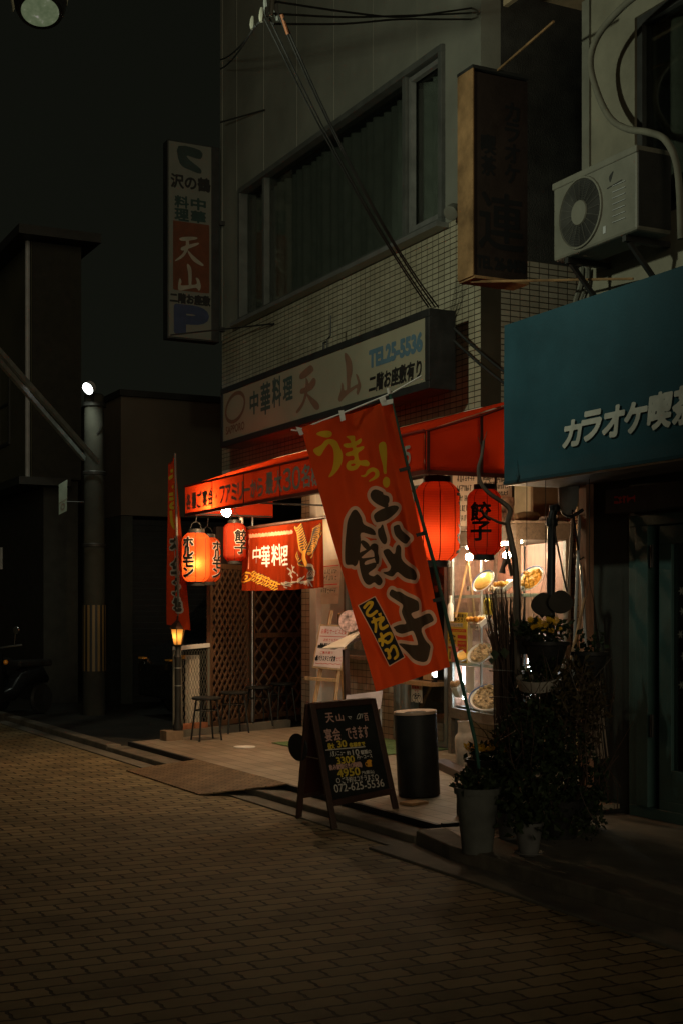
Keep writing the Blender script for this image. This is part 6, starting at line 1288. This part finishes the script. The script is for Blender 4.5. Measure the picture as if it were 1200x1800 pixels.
MB().lathe([(.085, .004), (.06, .02), (0, .026)], lp, 28, ax, False).build('lamp_lens', emis('white_lamp_lens', (.93, 1, .97), 16), UP, smooth=True)
MB().tube([lp - ax*.1, (UX-.05, UY-.1, lp.z - .18), (UX, UY, lp.z - .2)], .02, 8).build('lamp_arm', M['dark'], UP)
l = bpy.data.lights.new('pole_lamp', 'SPOT'); l.energy = 42; l.spot_size = R(150); l.spot_blend = .8; l.shadow_soft_size = .05; l.color = (.92, 1, .80); lo = bpy.data.objects.new('pole_lamp', l); COL.objects.link(lo); lo.parent = UP
lo.location = lp + Vector((-.05, -.10, .02)) - UP.location; lo.rotation_euler = Vector((-.25, .15, -1)).to_track_quat('-Z', 'Y').to_euler()
lt = MB(); F = None
ink('pole_number', [text('ノ', -.05, -.09, .05, .09)], .008, lambda x, y, h: Vector((UX + .03 + x*.7, UY - .145 - h, 4.22 - y)), M['ink'], UP, grow=.006, lift=.004)
sgn = P(108, 868, z=19.8); SG = thing('pole_sign', 'small narrow street sign held out from the utility pole', 'sign', tuple(sgn))
slab(P(104, 852, z=19.75), P(119, 843, z=19.85), P(118, 898, z=19.85), P(104, 905, z=19.75), Vector((0, -1, 0)), .02).build('plate', mat('grey_green_plate', (.18, .22, .18), .5), SG)
MB().tube([P(118, 882, z=19.85), (UX, UY, P(118, 882, z=19.85).z)], .012, 6).build('arm', M['dark'], SG)
F = Face(P(104, 852, z=19.75), P(119, 843, z=19.85), P(104, 905, z=19.75)); ink('sign_marks', [stroke([(0, F.H*.62), (F.W, F.H*.62)], .006), ring(F.W*.45, F.H*.8, .035, .04, .009)], .008, F.at, M['acwhite'], SG, lift=.003)
for i, (y0, y1, x1) in enumerate(((618, 812, 172), (636, 806, 148))):
    b_ = P(x1, y1, z=19.7); a_ = P(0, y0, z=16.6); a2 = a_ + (a_ - b_)*.6
    o = MB().bar(b_, a2, .045, .07).build('steel_brace', mat('galvanised_brace', (.34, .38, .36), .4, .6)); tag(o, ('upper of the two steel braces slanting from the utility pole', 'lower of the two steel braces slanting from the utility pole')[i], 'brace', 'steel braces of the utility pole')
# far house
HX, HY = 5.55, 22.1
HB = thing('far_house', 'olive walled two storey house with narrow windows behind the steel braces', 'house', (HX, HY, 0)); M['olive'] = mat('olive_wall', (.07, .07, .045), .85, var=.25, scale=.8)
MB().box((HX, HY+.01, 3.75), (6.38, 34, 7.6)).build('upper_wall', M['olive'], HB); MB().box((HX+.01, HY-.03, 3.76), (6.37, HY+.009, 7.59)).build('end_wall', mat('shaded_end_wall', (.025, .024, .018), .9), HB); MB().box((HX+.25, HY+.2, .05), (6.38, 34, 3.74)).build('lower_wall', mat('dark_ribbed_wall', (.03, .03, .026), .8), HB)  # end wall coloured darker than the front, as painted shade
MB().box((HX-.25, HY-.2, 3.62), (HX+.6, 34, 3.745)).build('canopy', M['dark'], HB); MB().box((HX-.3, HY-.4, 7.6), (6.6, 34.3, 7.75)).build('roof', M['dark'], HB)
for ya, yb in ((23.55, 24.35), (24.6, 25.8)):
    w_ = frame_yz(MB(), HX-.03, ya, yb, 4.45, 5.95, .05, .1).box((HX-.02, ya+.05, 5.15), (HX+.02, yb-.05, 5.19)).build('window', M['dark'], HB); MB().box((HX+.002, ya+.05, 4.5), (HX+.008, yb-.05, 5.9)).build('pane', M['darkglass'], w_)
MB().tube([(HX-.05, HY+.05, 3.76), (HX-.05, HY+.05, 7.6)], .04, 8).build('downpipe', M['grey'], HB); MB().box((HX+.20, 25.2, 2.35), (HX+.245, 27.6, 2.75)).build('fascia_sign', M['grey'], HB)
SH2 = thing('side_house', 'narrow pale house between the olive house and the utility pole', 'house', (6.4, 24.8, 0))
MB().box((6.4, 24.8, 3.3), (6.95, 30, 6.1)).build('upper_wall', mat('drab_wall', (.03, .03, .022), .85, var=.25, scale=1), SH2); MB().box((6.4, 24.9, .05), (6.95, 30, 3.29)).build('lower_wall', M['nwall'], SH2)
# garage across the parking lot
GX = thing('garage_building', 'brown walled garage with a grey roller shutter across the dark parking lot', 'garage', (6.9, 21.6, 0)); gw = mat('brown_garage_wall', (.10, .08, .06), .85, var=.2, scale=.7)
MB().box((6.9, 21.6, 3.15), (16, 27, 5.1)).build('upper_wall', gw, GX); MB().box((6.9, 21.6, .05), (7.1, 27, 3.14)).build('side_pier', M['nwall'], GX); MB().box((11.0, 21.6, .05), (16, 27, 3.14)).build('side_pier', M['nwall'], GX)
sl = MB()
for i in range(32): sl.box((7.1, 21.75 + .012*(i % 2), .06 + i*.095), (11.0, 21.80, .06 + i*.095 + .09))
sl.build('roller_shutter', mat('grey_shutter', (.02, .02, .02), .6), GX); MB().box((6.85, 21.5, 5.1), (16.1, 27.1, 5.2)).build('roof', M['dark'], GX)
# parked van (dark, only its lamps catch light)
VX, VY = 6.35, 17.6
VN = thing('parked_van', 'dark parked van whose amber side lamps just catch the light', 'van', (VX, VY, .055)); vb = mat('black_van_paint', (.010, .011, .012), .25, var=.1, bump=0)
pr = [(0, .35), (0, .82), (.14, 1.02), (.45, 1.12), (1.02, 1.78), (1.25, 1.86), (3.2, 1.86), (3.32, 1.75), (3.35, .35)]
vs = [(VX + x, VY, z) for x, z in pr] + [(VX + x, VY + 1.48, z) for x, z in pr]; n_ = len(pr)
MB().add(vs, [tuple(range(n_)), tuple(range(2*n_-1, n_-1, -1))] + [(i, n_+i, n_+(i+1) % n_, (i+1) % n_) for i in range(n_)]).build('body', vb, VN, bevel=.03)
for y in (VY-.012, VY+1.484): MB().box((VX+1.1, y, 1.15), (VX+2.0, y+.008, 1.70)).box((VX+2.1, y, 1.15), (VX+3.1, y+.008, 1.70)).build('side_window', M['darkglass'], VN)
slab(*[Vector(p_) for p_ in ((VX+.50, VY+.1, 1.175), (VX+.50, VY+1.38, 1.175), (VX+1.0, VY+1.38, 1.745), (VX+1.0, VY+.1, 1.745))], Vector((.75, 0, -.66)), .01).build('windscreen', M['darkglass'], VN)
for x in (.62, 2.75):
    for y in (VY+.02, VY+1.32):
        wl = MB().lathe([(.20, -.02), (.28, 0), (.285, .07), (.28, .14), (.20, .16)], (VX + x, y, .34), 28, (0, 1, 0)).build('wheel', M['black'], VN, smooth=True); MB().lathe([(.17, -.026), (.10, -.03), (0, -.028)], (VX + x, y, .34), 20, (0, 1, 0), False).build('rim', M['alu'], wl)
am = mat('amber_lens', (.9, .36, .04), .15, bump=0, spec=.9)
for y in (VY+.05, VY+1.19): MB().box((VX-.02, y, .70), (VX+.02, y+.24, .86)).build('headlight', M['darkglass'], VN); MB().box((VX-.022, y+.02, .885), (VX+.05, y+.20, .91)).build('indicator', am, VN)
MB().box((VX+.10, VY-.02, .92), (VX+.24, VY-.005, .97)).box((VX+2.5, VY-.02, .92), (VX+2.62, VY-.005, .97)).build('side_lamp', am, VN)
# parked motor scooters
def scooter(x, y, yaw, label):
    t = thing('motor_scooter', label, 'scooter', (x, y, .055), 'motor scooters parked by the utility pole'); d = Vector((math.cos(yaw), math.sin(yaw), 0)); s_ = Vector((-d.y, d.x, 0)); o_ = Vector((x, y, .055)); q_ = lambda a, b, c: o_ + d*a + s_*b + Vector((0, 0, c))
    for a in (-.6, .6): w_ = MB().lathe([(.14, -.045), (.21, -.04), (.23, 0), (.21, .04), (.14, .045)], q_(a, 0, .23), 28, tuple(s_)).build('wheel', M['black'], t, smooth=True)
    bd = MB().tube([q_(-.72, 0, .50), q_(-.5, 0, .62), q_(-.1, 0, .52), q_(.05, 0, .34), q_(.32, 0, .30), q_(.42, 0, .55), q_(.36, 0, .92)], [.05, .15, .16, .12, .10, .16, .10], 16); bd.build('body', vb, t, smooth=True)
    MB().obox(q_(-.35, 0, .76), d*.36, s_*.13, (0, 0, .05)).build('seat', M['black'], t, bevel=.03)
    MB().tube([q_(.60, 0, .23), q_(.46, 0, .62), q_(.34, 0, .98)], .028, 10).build('fork', M['alu'], t)
    MB().tube([q_(.20, -.34, 1.04), q_(.30, -.2, 1.02), q_(.34, 0, .99), q_(.30, .2, 1.02), q_(.20, .34, 1.04)], .014, 8).build('handlebar', M['steel'], t, smooth=True)
    MB().lathe([(.08, 0), (.075, .03), (0, .05)], q_(.42, 0, .88), 20, tuple(d)).build('headlight', M['alu2'], t, smooth=True)
    for b in (-.27, .27): m_ = MB().tube([q_(.28, b, 1.03), q_(.30, b*1.15, 1.22)], .006, 6).lathe([(.055, 0), (.05, .015), (0, .02)], q_(.30, b*1.2, 1.25), 18, tuple(d)).build('mirror', M['steel'], t, smooth=True)
    for b in (-.2, .2): MB().ball(q_(.38, b, .80), .035, 10).build('indicator', am, t, smooth=True)
    return t
a_ = P(45, 1262, Z=.055); scooter(a_.x - .1, a_.y + .3, R(215), 'dark motor scooter with shiny handlebar, nearer to the utility pole'); a_ = P(-12, 1262, Z=.055); scooter(a_.x, a_.y + .9, R(225), 'dark motor scooter half out of view at the left')
